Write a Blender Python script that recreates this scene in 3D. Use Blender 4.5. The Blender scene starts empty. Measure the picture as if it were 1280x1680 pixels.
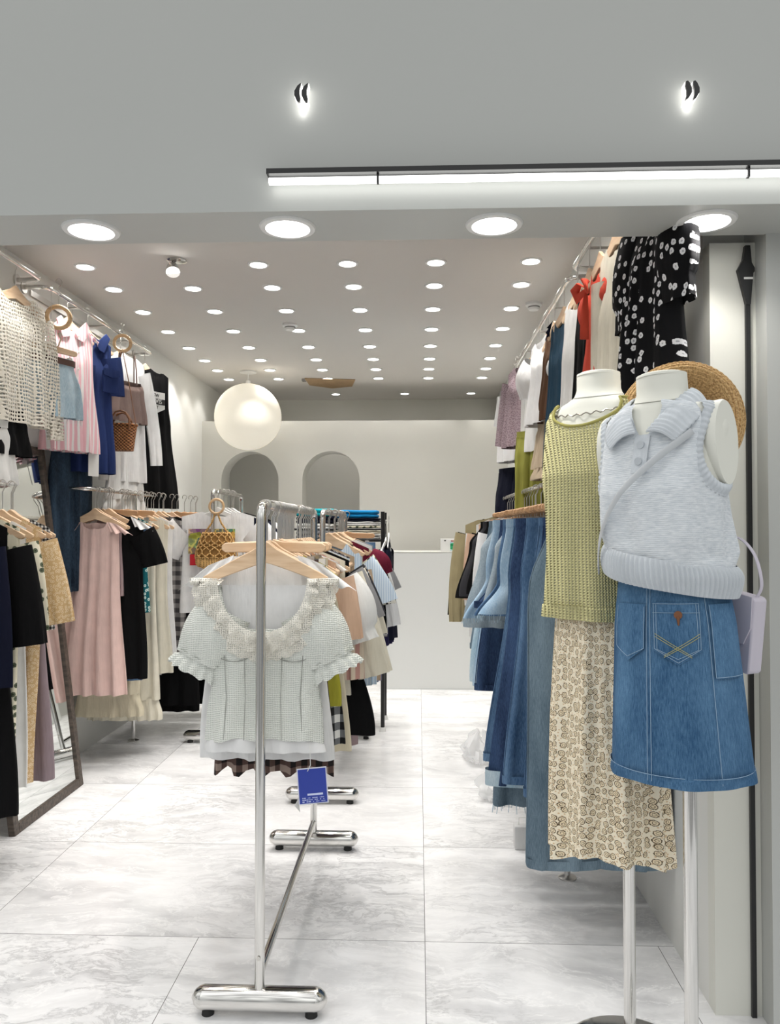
import bpy, bmesh, math, random
from mathutils import Vector, Matrix
PI=math.pi; sin=math.sin; cos=math.cos; R=math.radians
random.seed(7)
C=bpy.context.scene.collection
sc=bpy.context.scene
# ---------------------------------------------------------------- camera
CH=1.38; FPX=1268.0; YAW=R(2.12); PIT=R(1.17)
cd=bpy.data.cameras.new('camera'); cam=bpy.data.objects.new('camera',cd); C.objects.link(cam)
cam.location=(0,0,CH); cam.rotation_euler=(PI/2+PIT,0,YAW)
cd.sensor_fit='VERTICAL'; cd.sensor_height=24.0; cd.lens=24.0*FPX/1680.0
cd.clip_start=.05; sc.camera=cam
def ray(px,py):
    x=(px-640)/FPX; y=-(py-840)/FPX
    fy=cos(PIT)-y*sin(PIT); uz=sin(PIT)+y*cos(PIT)
    return (x*cos(YAW)-fy*sin(YAW), x*sin(YAW)+fy*cos(YAW), uz)
def P(px,py,Y):                 # a place measured off the photograph, at depth Y
    r=ray(px,py); t=Y/r[1]; return Vector((r[0]*t,Y,CH+r[2]*t))
# ---------------------------------------------------------------- mesh builder
class MB:
    def __init__(s): s.v=[]; s.f=[]
    def grid(s,rows,closed=True):
        b=len(s.v); n=len(rows[0])
        for r in rows: s.v+= [tuple(p) for p in r]
        for i in range(len(rows)-1):
            for j in range(n if closed else n-1):
                k=(j+1)%n
                s.f.append((b+i*n+j,b+i*n+k,b+(i+1)*n+k,b+(i+1)*n+j))
        s.b=b; return s
    def face(s,pts):
        b=len(s.v); s.v+=[tuple(p) for p in pts]; s.f.append(tuple(range(b,b+len(pts))))
    def box(s,c,d,rz=0):
        b=len(s.v)
        for sx in(-1,1):
            for sy in(-1,1):
                for sz in(-1,1):
                    x=sx*d[0]/2;y=sy*d[1]/2
                    s.v.append((c[0]+x*cos(rz)-y*sin(rz),c[1]+x*sin(rz)+y*cos(rz),c[2]+sz*d[2]/2))
        for q in((0,1,3,2),(4,6,7,5),(0,4,5,1),(2,3,7,6),(0,2,6,4),(1,5,7,3)): s.f.append(tuple(b+i for i in q))
        return s
    def tube(s,path,r,n=10,cap=True,flat=None,up=None):
        path=[Vector(p) for p in path]; m=len(path); rows=[]
        nrm=None
        for i,p in enumerate(path):
            t=(path[min(i+1,m-1)]-path[max(i-1,0)])
            t=t.normalized() if t.length>1e-9 else Vector((0,0,1))
            if up is not None:
                a=Vector(up) if not callable(up) else up(i)
                nrm=(a-t*a.dot(t)).normalized()
            elif nrm is None:
                a=Vector((0,0,1)) if abs(t.z)<.9 else Vector((1,0,0))
                nrm=(a-t*a.dot(t)).normalized()
            else:
                nrm=(nrm-t*nrm.dot(t)).normalized()
            bn=t.cross(nrm)
            rr=r[i] if isinstance(r,(list,tuple)) else r
            r2=rr*flat if flat else rr
            rows.append([p+nrm*(r2*cos(2*PI*j/n))+bn*(rr*sin(2*PI*j/n)) for j in range(n)])
        b=s.grid(rows).b
        if cap:
            s.f.append(tuple(b+j for j in range(n))[::-1]); s.f.append(tuple(b+(m-1)*n+j for j in range(n)))
        return s
    def lathe(s,prof,n=32,c=(0,0,0)):
        s.grid([[(c[0]+r*cos(2*PI*j/n),c[1]+r*sin(2*PI*j/n),c[2]+z) for j in range(n)] for r,z in prof]); return s
    def prism(s,out,y0,y1):     # outline in x,z
        n=len(out); b=len(s.v)
        s.v+=[(x,y0,z) for x,z in out]+[(x,y1,z) for x,z in out]
        s.f.append(tuple(b+i for i in range(n))); s.f.append(tuple(b+n+i for i in range(n))[::-1])
        for i in range(n):
            k=(i+1)%n; s.f.append((b+i,b+n+i,b+n+k,b+k))
        return s
    def xf(s,m):
        s.v=[tuple(m@Vector(v)) for v in s.v]; return s
    def build(s,name,m,parent=None,smooth=True,ang=40,bevel=0,fix=True):
        me=bpy.data.meshes.new(name); me.from_pydata(s.v,[],s.f); me.update()
        if fix:
            b=bmesh.new(); b.from_mesh(me); bmesh.ops.recalc_face_normals(b,faces=b.faces); b.to_mesh(me); b.free()
        if smooth:
            me.shade_smooth()
            if ang: me.set_sharp_from_angle(angle=R(ang))
        me.materials.append(m)
        o=bpy.data.objects.new(name,me); C.objects.link(o)
        if parent: o.parent=parent
        if bevel:
            q=o.modifiers.new('bevel','BEVEL'); q.width=bevel; q.segments=2; q.limit_method='ANGLE'
        return o
LABELS={}
def tag(o,label,cat,group=None):
    o['label']=label; o['category']=cat
    if group: o['group']=group
    n=len(label.replace(',','').split())
    if n<4 or n>16: print('LABEL LENGTH',n,label)
    if label in LABELS and LABELS[label]!=group: print('DUP LABEL',label)
    LABELS[label]=group if group else '-'
    return o
def thing(name,label,cat,loc=(0,0,0),rz=0,group=None):
    o=bpy.data.objects.new(name,None); C.objects.link(o); o.empty_display_size=.05
    o.location=loc; o.rotation_euler=(0,0,rz); return tag(o,label,cat,group)
def struct(o): o['kind']='structure'; return o
def dup(root,loc,rz,label,group=None):
    r=root.copy(); C.objects.link(r); r.location=loc; r.rotation_euler=(0,0,rz)
    if 'group' in r and not group: del r['group']
    tag(r,label,r['category'],group)
    for ch in list(root.children):
        c=ch.copy(); C.objects.link(c); c.parent=r
        for g in ch.children:
            d=g.copy(); C.objects.link(d); d.parent=c
    return r
# ---------------------------------------------------------------- materials
class N:
    def __init__(s,name):
        s.m=bpy.data.materials.new(name); s.m.use_nodes=True; s.t=s.m.node_tree
        s.b=s.t.nodes['Principled BSDF']; s.out=s.t.nodes['Material Output']
        s._co=None
    def n(s,typ,**k):
        o=s.t.nodes.new(typ)
        for a,v in k.items():
            if a.startswith('i_'):
                key=a[2:]; key=int(key) if key.isdigit() else key.replace('_',' ')
                if isinstance(v,bpy.types.NodeSocket): s.t.links.new(v,o.inputs[key])
                else: o.inputs[key].default_value=v
            else: setattr(o,a,v)
        return o
    @property
    def co(s):
        if not s._co: s._co=s.n('ShaderNodeTexCoord').outputs['Object']
        return s._co
    def xyz(s):
        return s.n('ShaderNodeSeparateXYZ',i_0=s.co).outputs
    def math(s,op,a,b=0.0,c=None):
        k=dict(operation=op,i_0=a,i_1=b)
        if c is not None: k['i_2']=c
        return s.n('ShaderNodeMath',**k).outputs[0]
    def mix(s,f,a,b):
        o=s.t.nodes.new('ShaderNodeMix'); o.data_type='RGBA'
        for key,v in ((0,f),(6,a),(7,b)):
            if isinstance(v,bpy.types.NodeSocket): s.t.links.new(v,o.inputs[key])
            else: o.inputs[key].default_value=v if key==0 else (*v[:3],1)
        return o.outputs[2]
    def scale(s,x,y,z):
        return s.n('ShaderNodeMapping',i_0=s.co,i_3=(x,y,z)).outputs[0]
    def noise(s,sc_,det=3,vec=None,rough=.5):
        return s.n('ShaderNodeTexNoise',i_Vector=vec or s.co,i_Scale=sc_,i_Detail=det,i_Roughness=rough).outputs[0]
    def ramp(s,f,stops,const=False):
        o=s.n('ShaderNodeValToRGB',i_0=f); cr=o.color_ramp
        if const: cr.interpolation='CONSTANT'
        while len(cr.elements)<len(stops): cr.elements.new(.5)
        for e,(p,c) in zip(cr.elements,stops):
            e.position=p; e.color=(c,c,c,1) if not isinstance(c,tuple) else (*c[:3],1)
        return o.outputs[0]
    def bump(s,h,st=.3,dist=.002):
        o=s.n('ShaderNodeBump',i_Strength=st,i_Distance=dist,i_Height=h)
        s.t.links.new(o.outputs[0],s.b.inputs['Normal'])
    def bump2(s,h1,s1,d1,h2,s2,d2):
        a=s.n('ShaderNodeBump',i_Strength=s2,i_Distance=d2,i_Height=h2)
        o=s.n('ShaderNodeBump',i_Strength=s1,i_Distance=d1,i_Height=h1); s.t.links.new(a.outputs[0],o.inputs['Normal'])
        s.t.links.new(o.outputs[0],s.b.inputs['Normal'])
    def set(s,col=None,rough=None,metal=None,**k):
        for key,v in (('Base Color',col),('Roughness',rough),('Metallic',metal)):
            if v is None: continue
            if isinstance(v,bpy.types.NodeSocket): s.t.links.new(v,s.b.inputs[key])
            else: s.b.inputs[key].default_value=(*v[:3],1) if key=='Base Color' else v
        for key,v in k.items(): s.b.inputs[key.replace('_',' ')].default_value=v
        return s.m
    def alpha(s,f):             # f: 1 = solid, 0 = open hole
        t=s.n('ShaderNodeBsdfTransparent'); x=s.n('ShaderNodeMixShader',i_0=f)
        s.t.links.new(t.outputs[0],x.inputs[1]); s.t.links.new(s.b.outputs[0],x.inputs[2]); s.t.links.new(x.outputs[0],s.out.inputs[0])
def L(r,g,b):                   # sRGB 0-255 -> linear
    f=lambda c:(c/255/12.92 if c/255<=.04045 else ((c/255+.055)/1.055)**2.4)
    return (f(r),f(g),f(b))
def plain(name,c,rough=.6,metal=0,**k): return N(name).set(c,rough,metal,**k)
def fabric(name,c,rough=.88,weave=700,bs=.25,vary=.12,wr=.6):
    q=N(name); d=tuple(x*(1-vary*2) for x in c)
    col=q.mix(q.noise(14,4),d,c)
    q.bump2(q.noise(weave,2),bs,.0015,q.noise(1,3,q.scale(30,30,6)),wr,.012)
    q.set(col,rough); q.b.inputs['Specular IOR Level'].default_value=.18
    return q.m
def knit(name,c,rows=260,cols=180,hole=0,bs=.6,dark=.55):
    q=N(name); o=q.xyz()
    a=q.math('SINE',q.math('MULTIPLY',o[2],rows)); b=q.math('SINE',q.math('ADD',q.math('MULTIPLY',q.math('ADD',o[0],q.math('MULTIPLY',o[1],1.0)),cols),q.math('MULTIPLY',a,.7)))
    h=q.math('ADD',q.math('MULTIPLY',a,.35),b)
    f=q.ramp(q.math('MULTIPLY_ADD',h,.37,.5),[(.12,0.),(.45,1.)])
    col=q.mix(f,tuple(x*dark for x in c),c); col=q.mix(q.math('MULTIPLY',q.noise(9,3),.35),col,tuple(x*.75 for x in c))
    q.bump(h,bs,.0025); q.set(col,.92)
    if hole: q.alpha(q.ramp(q.math('MULTIPLY_ADD',h,.37,.5),[(0,0.),(hole,1.)],True))
    return q.m
def rib(name,c,freq=420,axis='ang',bs=.7):
    q=N(name); o=q.xyz()
    x=q.math('MULTIPLY',{'x':o[0],'z':o[2]}.get(axis,q.math('ARCTAN2',o[1],o[0])),freq)
    h=q.math('SINE',x); col=q.mix(q.ramp(q.math('MULTIPLY_ADD',h,.5,.5),[(.1,0.),(.6,1.)]),tuple(v*.62 for v in c),c)
    q.bump(h,bs,.003); return q.set(col,.9)
def denim(name,c,light=None,bs=.3):
    q=N(name); light=light or tuple(min(1,x*1.7+.05) for x in c)
    n1=q.noise(1,4,q.scale(520,520,60)); n2=q.noise(1,4,q.scale(11,11,3)); n3=q.noise(900,1)
    f=q.math('ADD',q.math('MULTIPLY',n1,.62),q.math('MULTIPLY',n2,.78))
    col=q.mix(q.ramp(f,[(.50,0.),(.92,1.)]),c,light); col=q.mix(q.ramp(n3,[(.3,.28),(.6,0.)]),col,tuple(x*.45 for x in c))
    q.bump2(q.math('ADD',n1,n3),bs,.0015,q.noise(1,3,q.scale(26,26,8)),.4,.010); q.b.inputs['Specular IOR Level'].default_value=.2
    return q.set(col,.88)
def plaid(name,base,mid,dark,p=.045,q2=None):
    q=N(name); o=q.xyz()
    x=q.math('ADD',o[0],q.math('MULTIPLY',o[1],.6))
    fx=q.math('LESS_THAN',q.math('FRACT',q.math('DIVIDE',x,p)),.5); fz=q.math('LESS_THAN',q.math('FRACT',q.math('DIVIDE',o[2],p)),.5)
    s_=q.math('MULTIPLY',q.math('ADD',fx,fz),.5)
    col=q.ramp(s_,[(0,base),(.25,mid),(.75,dark)],True)
    q.bump(q.noise(600,2),.2,.001); return q.set(col,.9)
def stripes(name,c1,c2,p=.03,w=.5,axis=0):
    q=N(name); o=q.xyz(); n=q.math('MULTIPLY',q.noise(6,2),.01)
    f=q.math('LESS_THAN',q.math('FRACT',q.math('DIVIDE',q.math('ADD',o[axis],n),p)),w)
    q.bump(q.noise(600,2),.2,.001); return q.set(q.mix(f,c1,c2),.9)
def flower(name,base,petal,core,scale=28,r=.34,ring=True,dens=.0,leaf=None,cyl=0,rnd=.9):
    q=N(name); oo=q.xyz()
    ux=q.math('MULTIPLY',q.math('ARCTAN2',oo[1],oo[0]),cyl) if cyl else q.math('ADD',oo[0],q.math('MULTIPLY',oo[1],.5))
    vec=q.n('ShaderNodeCombineXYZ',i_0=ux,i_1=oo[2]).outputs[0]
    v=q.n('ShaderNodeTexVoronoi',voronoi_dimensions='2D',i_Vector=vec,i_Scale=scale,i_Randomness=rnd)
    d=q.math('ADD',v.outputs['Distance'],q.math('MULTIPLY_ADD',q.noise(scale*5,2),.22,-.11))
    if ring: f=q.ramp(d,[(0,core),(r*.32,petal),(r*.45,core),(r*.78,petal),(r,base)],True)
    else: f=q.ramp(d,[(0,core),(r*.3,petal),(r,base)],True)
    if dens:
        m=q.math('GREATER_THAN',q.n('ShaderNodeSeparateXYZ',i_0=v.outputs['Color']).outputs[0],dens); f=q.mix(m,base,f)
    if leaf:
        v2=q.n('ShaderNodeTexVoronoi',voronoi_dimensions='2D',i_Vector=vec,i_Scale=scale*2.1,i_Randomness=1.)
        g=q.math('MULTIPLY',q.math('LESS_THAN',v2.outputs['Distance'],.2),q.math('GREATER_THAN',d,r))
        f=q.mix(g,f,leaf)
    q.bump2(q.noise(700,2),.2,.001,q.noise(1,3,q.scale(28,28,6)),.4,.010); q.b.inputs['Specular IOR Level'].default_value=.18; return q.set(f,.88)
def openwork(name,c,scale=70,r=.33,stretch=(1,1,.75)):
    q=N(name); oo=q.xyz(); vec=q.n('ShaderNodeCombineXYZ',i_0=q.math('ADD',oo[0],q.math('MULTIPLY',oo[1],.5)),i_1=q.math('MULTIPLY',oo[2],stretch[2])).outputs[0]
    v=q.n('ShaderNodeTexVoronoi',voronoi_dimensions='2D',i_Vector=vec,i_Scale=scale,i_Randomness=.25)
    d=v.outputs['Distance']; q.bump(q.ramp(d,[(r*.6,0.),(r*1.6,1.)]),.8,.003)
    q.set(q.mix(q.noise(20,3),tuple(x*.8 for x in c),c),.92); q.alpha(q.math('GREATER_THAN',d,r)); return q.m
def wood(name,c,dark,sc_=6,rough=.45):
    q=N(name); n=q.noise(sc_,5,q.scale(1,9,9)); q.bump(n,.15,.001)
    return q.set(q.mix(q.ramp(n,[(.3,0.),(.7,1.)]),dark,c),rough)
def emit(name,c,s):
    return N(name).set((0,0,0),.5,**{'Emission_Color':(*c,1),'Emission_Strength':s})
def wallmat(name,c,rough=.75):
    q=N(name); q.bump(q.noise(120,4),.06,.002)
    return q.set(q.mix(q.noise(1.3,3),tuple(x*.96 for x in c),c),rough)

CHROME=plain('polished_chrome',(.70,.69,.67),.12,1.0)
STEEL=plain('brushed_steel',(.62,.60,.57),.28,1.0)
WOODP=wood('pale_beech',L(236,208,176),L(214,180,144),9)
WOODW=wood('warm_beech',L(214,172,130),L(188,144,104),9)
BLACKP=plain('black_paint',(.012,.012,.013),.35)
RUBBER=plain('black_rubber',(.015,.015,.015),.7)
WHITEP=plain('white_plastic',(.82,.82,.8),.4)
WALL=wallmat('wall_paint',L(226,226,222))
WALLB=wallmat('wall_paint_warm',L(220,219,212))
CEIL=wallmat('ceiling_paint',L(214,210,205),.85)
FASC=wallmat('fascia_board',L(190,192,189),.35)
LENS=emit('lamp_glow',(1,.98,.94),14)
TRIM=plain('white_enamel',(.80,.80,.79),.35)
# floor: grey-white marble tiles
q=N('marble_tile'); o=q.xyz()
def line(c,p,off,w):
    t=q.math('FRACT',q.math('ADD',q.math('DIVIDE',q.math('SUBTRACT',c,off),p),.5))
    return q.math('LESS_THAN',q.math('ABSOLUTE',q.math('SUBTRACT',t,.5)),w/p)
gy=line(o[1],.765,2.609,.0012); gx=line(o[0],1.53,.02,.0012)
gx2=q.math('MULTIPLY',line(o[0],1.53,-.742,.0012),q.math('LESS_THAN',o[1],2.609))
grout=q.math('MAXIMUM',q.math('MAXIMUM',gy,gx),gx2)
tid=q.n('ShaderNodeCombineXYZ',i_0=q.math('FLOOR',q.math('DIVIDE',q.math('SUBTRACT',o[0],.02),1.53)),i_1=q.math('FLOOR',q.math('DIVIDE',q.math('SUBTRACT',o[1],2.609),.765))).outputs[0]
vec=q.n('ShaderNodeVectorMath',operation='MULTIPLY_ADD',i_0=tid,i_1=(3.7,5.3,0),i_2=q.co).outputs[0]
rot=q.n('ShaderNodeMapping',i_0=vec,i_2=(0,0,R(38)),i_3=(1.0,3.2,1)).outputs[0]
warp=q.n('ShaderNodeVectorMath',operation='MULTIPLY_ADD',i_0=q.n('ShaderNodeTexNoise',i_Vector=vec,i_Scale=2.2,i_Detail=4).outputs[1],i_1=(.9,.9,.9),i_2=rot).outputs[0]
n1=q.noise(1.6,8,warp,.62); n2=q.noise(3.4,9,warp,.7)
base=q.ramp(n1,[(.30,L(204,204,206)),(.44,L(228,228,229)),(.60,L(246,246,247)),(.8,L(222,222,223))])
vein=q.ramp(q.math('ABSOLUTE',q.math('SUBTRACT',n2,.5)),[(0,1.),(.018,.45),(.05,0.)])
vm=q.math('MULTIPLY',vein,q.ramp(q.noise(1.1,3,vec),[(.42,0.),(.62,1.)]))
col=q.mix(q.math('MULTIPLY',vm,.55),base,L(160,160,162))
v3=q.ramp(q.math('ABSOLUTE',q.math('SUBTRACT',q.noise(2.3,8,warp,.66),.52)),[(0,1.),(.012,.3),(.03,0.)])
col=q.mix(q.math('MULTIPLY',v3,.7),col,L(252,252,252))
col=q.mix(grout,col,L(120,120,120))
FLOOR=q.set(col,q.math('MULTIPLY_ADD',n2,.12,.14)); q.b.inputs['Specular IOR Level'].default_value=.5
# ---------------------------------------------------------------- the shop itself
XL,XR=-2.07,.84; YF0,YF1=1.98,2.19; SOF=2.202; CZ=2.78; YP=7.3; YB=8.4
struct(MB().box((-.8,4.4,-.05),(6.4,8.6,.1)).build('floor',FLOOR,smooth=False))
struct(MB().box(((XL+XR)/2,(YF1+YB)/2+.1,CZ+.04),(XR-XL+.4,YB-YF1+.4,.08)).build('ceiling',CEIL,smooth=False))
struct(MB().box((XL-.06,(YF1+YB)/2,1.4),(.12,YB-YF1+.2,2.9)).build('wall_left',WALL,smooth=False))
struct(MB().box((XR+.06,(2.30+YB)/2,1.4),(.12,YB-2.30,2.9)).build('wall_right',WALL,smooth=False))
struct(MB().box(((XL+XR)/2,YB+.06,1.4),(XR-XL+.3,.12,2.9)).build('wall_back',WALLB,smooth=False))
struct(MB().box((-.9,(YF0+YF1)/2,(SOF+3.6)/2),(5.6,YF1-YF0,3.6-SOF)).build('wall_front',FASC,smooth=False))
# partition with two arched openings
ptop=P(600,690,YP).z
def arch(cx,w,top,n=18):
    r=w/2; zc=top-r
    return [(cx-r,0)]+[(cx-r*cos(PI*i/n),zc+r*sin(PI*i/n)) for i in range(n+1)]+[(cx+r,0)]
a1l,a1r=P(363,800,YP).x,P(457,800,YP).x; a2l,a2r=P(496,800,YP).x,P(590,800,YP).x; at=P(543,740,YP).z
out=[(XL,0)]+arch((a1l+a1r)/2,a1r-a1l,at)+arch((a2l+a2r)/2,a2r-a2l,at)+[(XR,0),(XR,ptop),(XL,ptop)]
struct(MB().prism(out,YP,YP+.28).build('wall_middle',WALLB,ang=30))
# pier on the right with its shutter track
struct(MB().box((.905,2.275,SOF/2),(.13,.05,SOF)).build('trim_1',wallmat('jamb_paint',L(222,222,214)),smooth=False))
struct(MB().box((1.6,2.27,1.4),(1.26,.18,2.9)).build('wall_right_pier' if False else 'trim_2',FASC,smooth=False))
t=thing('shutter_track','narrow black shutter track running up the pale pier right of the mannequins','track',(.945,2.25,0))
MB().box((0,0,1.08),(.013,.02,2.16)).build('channel',BLACKP,t,False)
MB().prism([(-.03,2.12),(-.006,2.02),(.006,2.02),(.014,2.11),(.018,2.115),(.018,2.125),(.01,2.14),(.006,2.19),(-.008,2.19),(-.014,2.15)],-.014,.008).build('guide_mouth',BLACKP,t,False)
MB().box((0,-.013,2.095),(.026,.004,.006)).build('clip',WHITEP,t,False)
# ---------------------------------------------------------------- lamps
def spot(name,parent,z,watt,size,blend=.6,rad=.045,rot=None):
    l=bpy.data.lights.new(name,'SPOT'); l.energy=watt; l.spot_size=R(size); l.spot_blend=blend; l.shadow_soft_size=rad; l.color=(1,.965,.92)
    o=bpy.data.objects.new(name,l); C.objects.link(o); o.parent=parent; o.location=(0,0,z)
    if rot: o.rotation_euler=rot
    return o
KW=18.0
ORD=['foremost','second','third','fourth','fifth','sixth','seventh','eighth','ninth','tenth','eleventh','twelfth','thirteenth','fourteenth','fifteenth','sixteenth','seventeenth','eighteenth','nineteenth','twentieth','twenty-first','twenty-second','twenty-third','twenty-fourth','twenty-fifth','twenty-sixth']
proto=None
COLN=[(-1.785,'along the left wall'),(-1.315,'second from the left wall'),(-.85,'third from the left wall'),(-.375,'fourth from the left wall'),(.092,'fifth from the left wall'),(.59,'along the right wall')]
ROWS=[4.05,4.44,4.92,5.42,5.92,6.37,6.78,7.19]
def downlight(x,y,z,r,lab,watt,size,tilt=0):
    global proto
    t=thing('downlight',lab,'ceiling light',(x,y,z))
    MB().lathe([(r*.74,-.001),(r*.78,-.007),(r*.95,-.006),(r,-.001),(r,0)],28).build('trim_ring',TRIM,t)
    MB().lathe([(0,-.003),(r*.5,-.004),(r*.76,-.002)],28).build('lens',LENS,t)
    spot('lamp',t,-.02,watt,size,rot=(0,tilt,0)); return t
for ci,(x,cn) in enumerate(COLN):
    for ri,y in enumerate(ROWS):
        if ci==1 and ri==0: continue
        tl=R(-20) if ci==0 else R(16) if ci==5 else 0
        downlight(x,y,CZ,.058,'recessed downlight, %s from the front in the ceiling row %s'%(ORD[ri],cn),KW*(.4 if ri>5 else 1),88,tl*-1 if ci in(0,5) else 0)
for x,nm in ((-.865,'left'),(-.145,'middle'),(.545,'right')):
    downlight(x,8.03,CZ,.055,'%s of three downlights in the rearmost ceiling row behind the partition'%nm,7,112)
for x,nm in zip((-.902,-.357,.205,.772),('leftmost','second from left','third from left','rightmost')):
    downlight(x,2.085,SOF,.078,'large downlight in the shopfront soffit, %s of four'%nm,9,125)
# rows nearer than the soffit hides
for x in (-1.785,-.85,-.1,.59):
    for y in (2.75,3.4):
        downlight(x,y,CZ,.058,'recessed downlights of the front rows hidden above the soffit','ceiling' and KW,112) if False else None
for i,x in enumerate((-1.785,-1.315,-.85,-.375,.092,.59)):
    for j,y in enumerate((2.8,3.45)):
        downlight(x,y,CZ,.058,'recessed downlight just behind the soffit, %s row back, %s'%(('first','second')[j],COLN[i][1]),KW,88)
t=thing('spotlight','small chrome swivel spotlight hanging from the ceiling near the left rail','spotlight',P(290,437,3.97))
t.location.z=CZ
MB().lathe([(0,0),(.05,0),(.052,-.006),(.04,-.012),(0,-.012)],24).build('ceiling_plate',CHROME,t)
MB().tube([(-.02,0,-.01),(-.03,0,-.03),(-.02,0,-.05)],.005).build('arm',CHROME,t)
MB().tube([(-.02,0,-.022),(-.018,-.01,-.04),(-.01,-.03,-.075)],[.018,.03,.036],20).build('head',CHROME,t)
m=MB(); m.lathe([(0,0),(.034,0)],20); m.xf(Matrix.Translation((-.0095,-.031,-.0765))@Matrix.Rotation(R(30),4,'X')@Matrix.Rotation(PI,4,'X')); m.build('lens',LENS,t)
for (px,py,y,lab) in ((476,527,5.25,'white smoke detector on the ceiling between downlight columns'),(876,503,4.82,'white smoke detector on the ceiling beside the right wall rail')):
    p=P(px,py,y); t=thing('smoke_detector',lab,'smoke detector',(p.x,y,CZ))
    MB().lathe([(0,0),(.052,0),(.052,-.016),(.046,-.02),(0,-.02)],28).build('base',TRIM,t)
    MB().lathe([(.036,-.018),(.036,-.036),(.03,-.044),(0,-.046)],28).build('sensor',WHITEP,t)
    MB().lathe([(.0362,-.024),(.0368,-.027),(.0362,-.03)],28).build('vent_slot',plain('slot_grey',(.12,.12,.12)),t)
# paper globe lamp
gp=P(407,684,6.85); t=thing('globe_lamp','large round cream globe pendant lamp hanging before the arches','lamp',(gp.x,6.85,gp.z)); gr=.297
GL=N('globe_glow'); GL.set((.9,.86,.76),.6,**{'Emission_Color':(1,.93,.78,1),'Emission_Strength':.30}); GL.b.inputs['Subsurface Weight'].default_value=0
MB().lathe([(gr*sin(PI*i/40)+1e-4,gr*cos(PI*i/40)) for i in range(41)],56).build('globe',GL.m,t)
MB().tube([(0,0,gr-.01),(0,0,CZ-gp.z-.01)],.004).build('cord',WHITEP,t)
MB().lathe([(0,CZ-gp.z),(.075,CZ-gp.z),(.075,CZ-gp.z-.012),(.02,CZ-gp.z-.02),(0,CZ-gp.z-.02)],28).build('canopy',TRIM,t)
MB().lathe([(.0,gr+.03),(.02,gr+.028),(.024,gr-.004),(0,gr-.006)],20).build('socket_cap',WHITEP,t)
# ceiling hatch
hc=[]
for px,py in ((500,620),(583,622),(578,633),(545,636),(508,631)):
    r=ray(px,py); tt=(CZ-CH)/r[2]; hc.append((r[0]*tt,r[1]*tt))
m=MB(); n=len(hc); m.v=[(x,y,CZ-.001) for x,y in hc]+[(x,y,CZ-.008) for x,y in hc]; m.f=[tuple(range(n)),tuple(range(2*n-1,n-1,-1))]+[(i,(i+1)%n,n+(i+1)%n,n+i) for i in range(n)]
tag(m.build('ceiling_patch',fabric('kraft_board',L(178,150,116),.8),smooth=False),'brown board patch on the ceiling above the partition','ceiling patch')
p=P(498,621,7.2); t=thing('sensor_bracket','small grey sensor bracket on the ceiling beside the brown patch','sensor',(p.x,7.2,CZ))
MB().box((0,0,-.012),(.03,.03,.024)).build('mount',plain('sensor_grey',(.3,.3,.29)),t,False,bevel=.003)
MB().tube([(0,0,-.02),(.0,-.03,-.03),(.03,-.035,-.03)],.005).build('arm',plain('sensor_dark',(.15,.14,.13)),t)
# light bar on the fascia
l0=P(438,291,YF0-.04); t=thing('light_bar','long black rail with a glowing white tube across the shop fascia','light bar',(0,YF0,l0.z))
x0=l0.x; x1=1.35
MB().box(((x0+x1)/2,-.025,.012),(x1-x0,.05,.013)).build('rail',BLACKP,t,False)
MB().tube([(x0+.004,-.03,-.0065),(x1,-.03,-.0065)],.009,14).build('tube',emit('tube_glow',(1,1,.96),4),t)
for px in (620,1229):
    x=P(px,295,YF0-.04).x
    MB().box((x,-.036,-.006),(.006,.012,.026)).build('tube_clip',BLACKP,t,False)
LB=bpy.data.lights.new('lamp','AREA'); LB.shape='RECTANGLE'; LB.size=x1-x0; LB.size_y=.02; LB.energy=.06; LB.color=(1,1,.96)
lo=bpy.data.objects.new('lamp',LB); C.objects.link(lo); lo.parent=t; lo.location=((x0+x1)/2,-.03,-.02); lo.rotation_euler=(R(40),0,0)
# the two quotation marks left of the shop sign
def quote(px,py,lab,closing):
    p=P(px,py,YF0-.03); t=thing('quotation_mark',lab,'sign letter',(p.x,YF0,p.z))
    back=MB(); face=MB()
    def mark(dx,sc_):
        o=[(.012,.030),(.002,.022),(-.006,.008),(-.006,-.004),(.0,-.018),(.005,-.024),(.010,-.023),(.011,-.012),(.008,.0),(.008,.014),(.011,.024)]
        if closing: o=[(-x+.004,-z) for x,z in o]
        return [(dx+x*sc_,z*sc_) for x,z in o]
    for dx in (-.011,.0075):
        face.prism(mark(dx,.92),-.035,-.027); back.prism(mark(dx,1.0),-.027,-.004)
    face.build('letter_face',BLACKP,t,False)
    back.build('letter_return',emit('sign_glow',(1,.98,.93),3),t,False)
    l=bpy.data.lights.new('lamp','POINT'); l.energy=.02; l.shadow_soft_size=.01; l.color=(1,.98,.94)
    o=bpy.data.objects.new('lamp',l); C.objects.link(o); o.parent=t; o.location=(0,-.016,-.03)
quote(494,155,'backlit black opening quotation mark on the left of the fascia',False)
quote(1136,148,'backlit black closing quotation mark on the right of the fascia',True)
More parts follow.
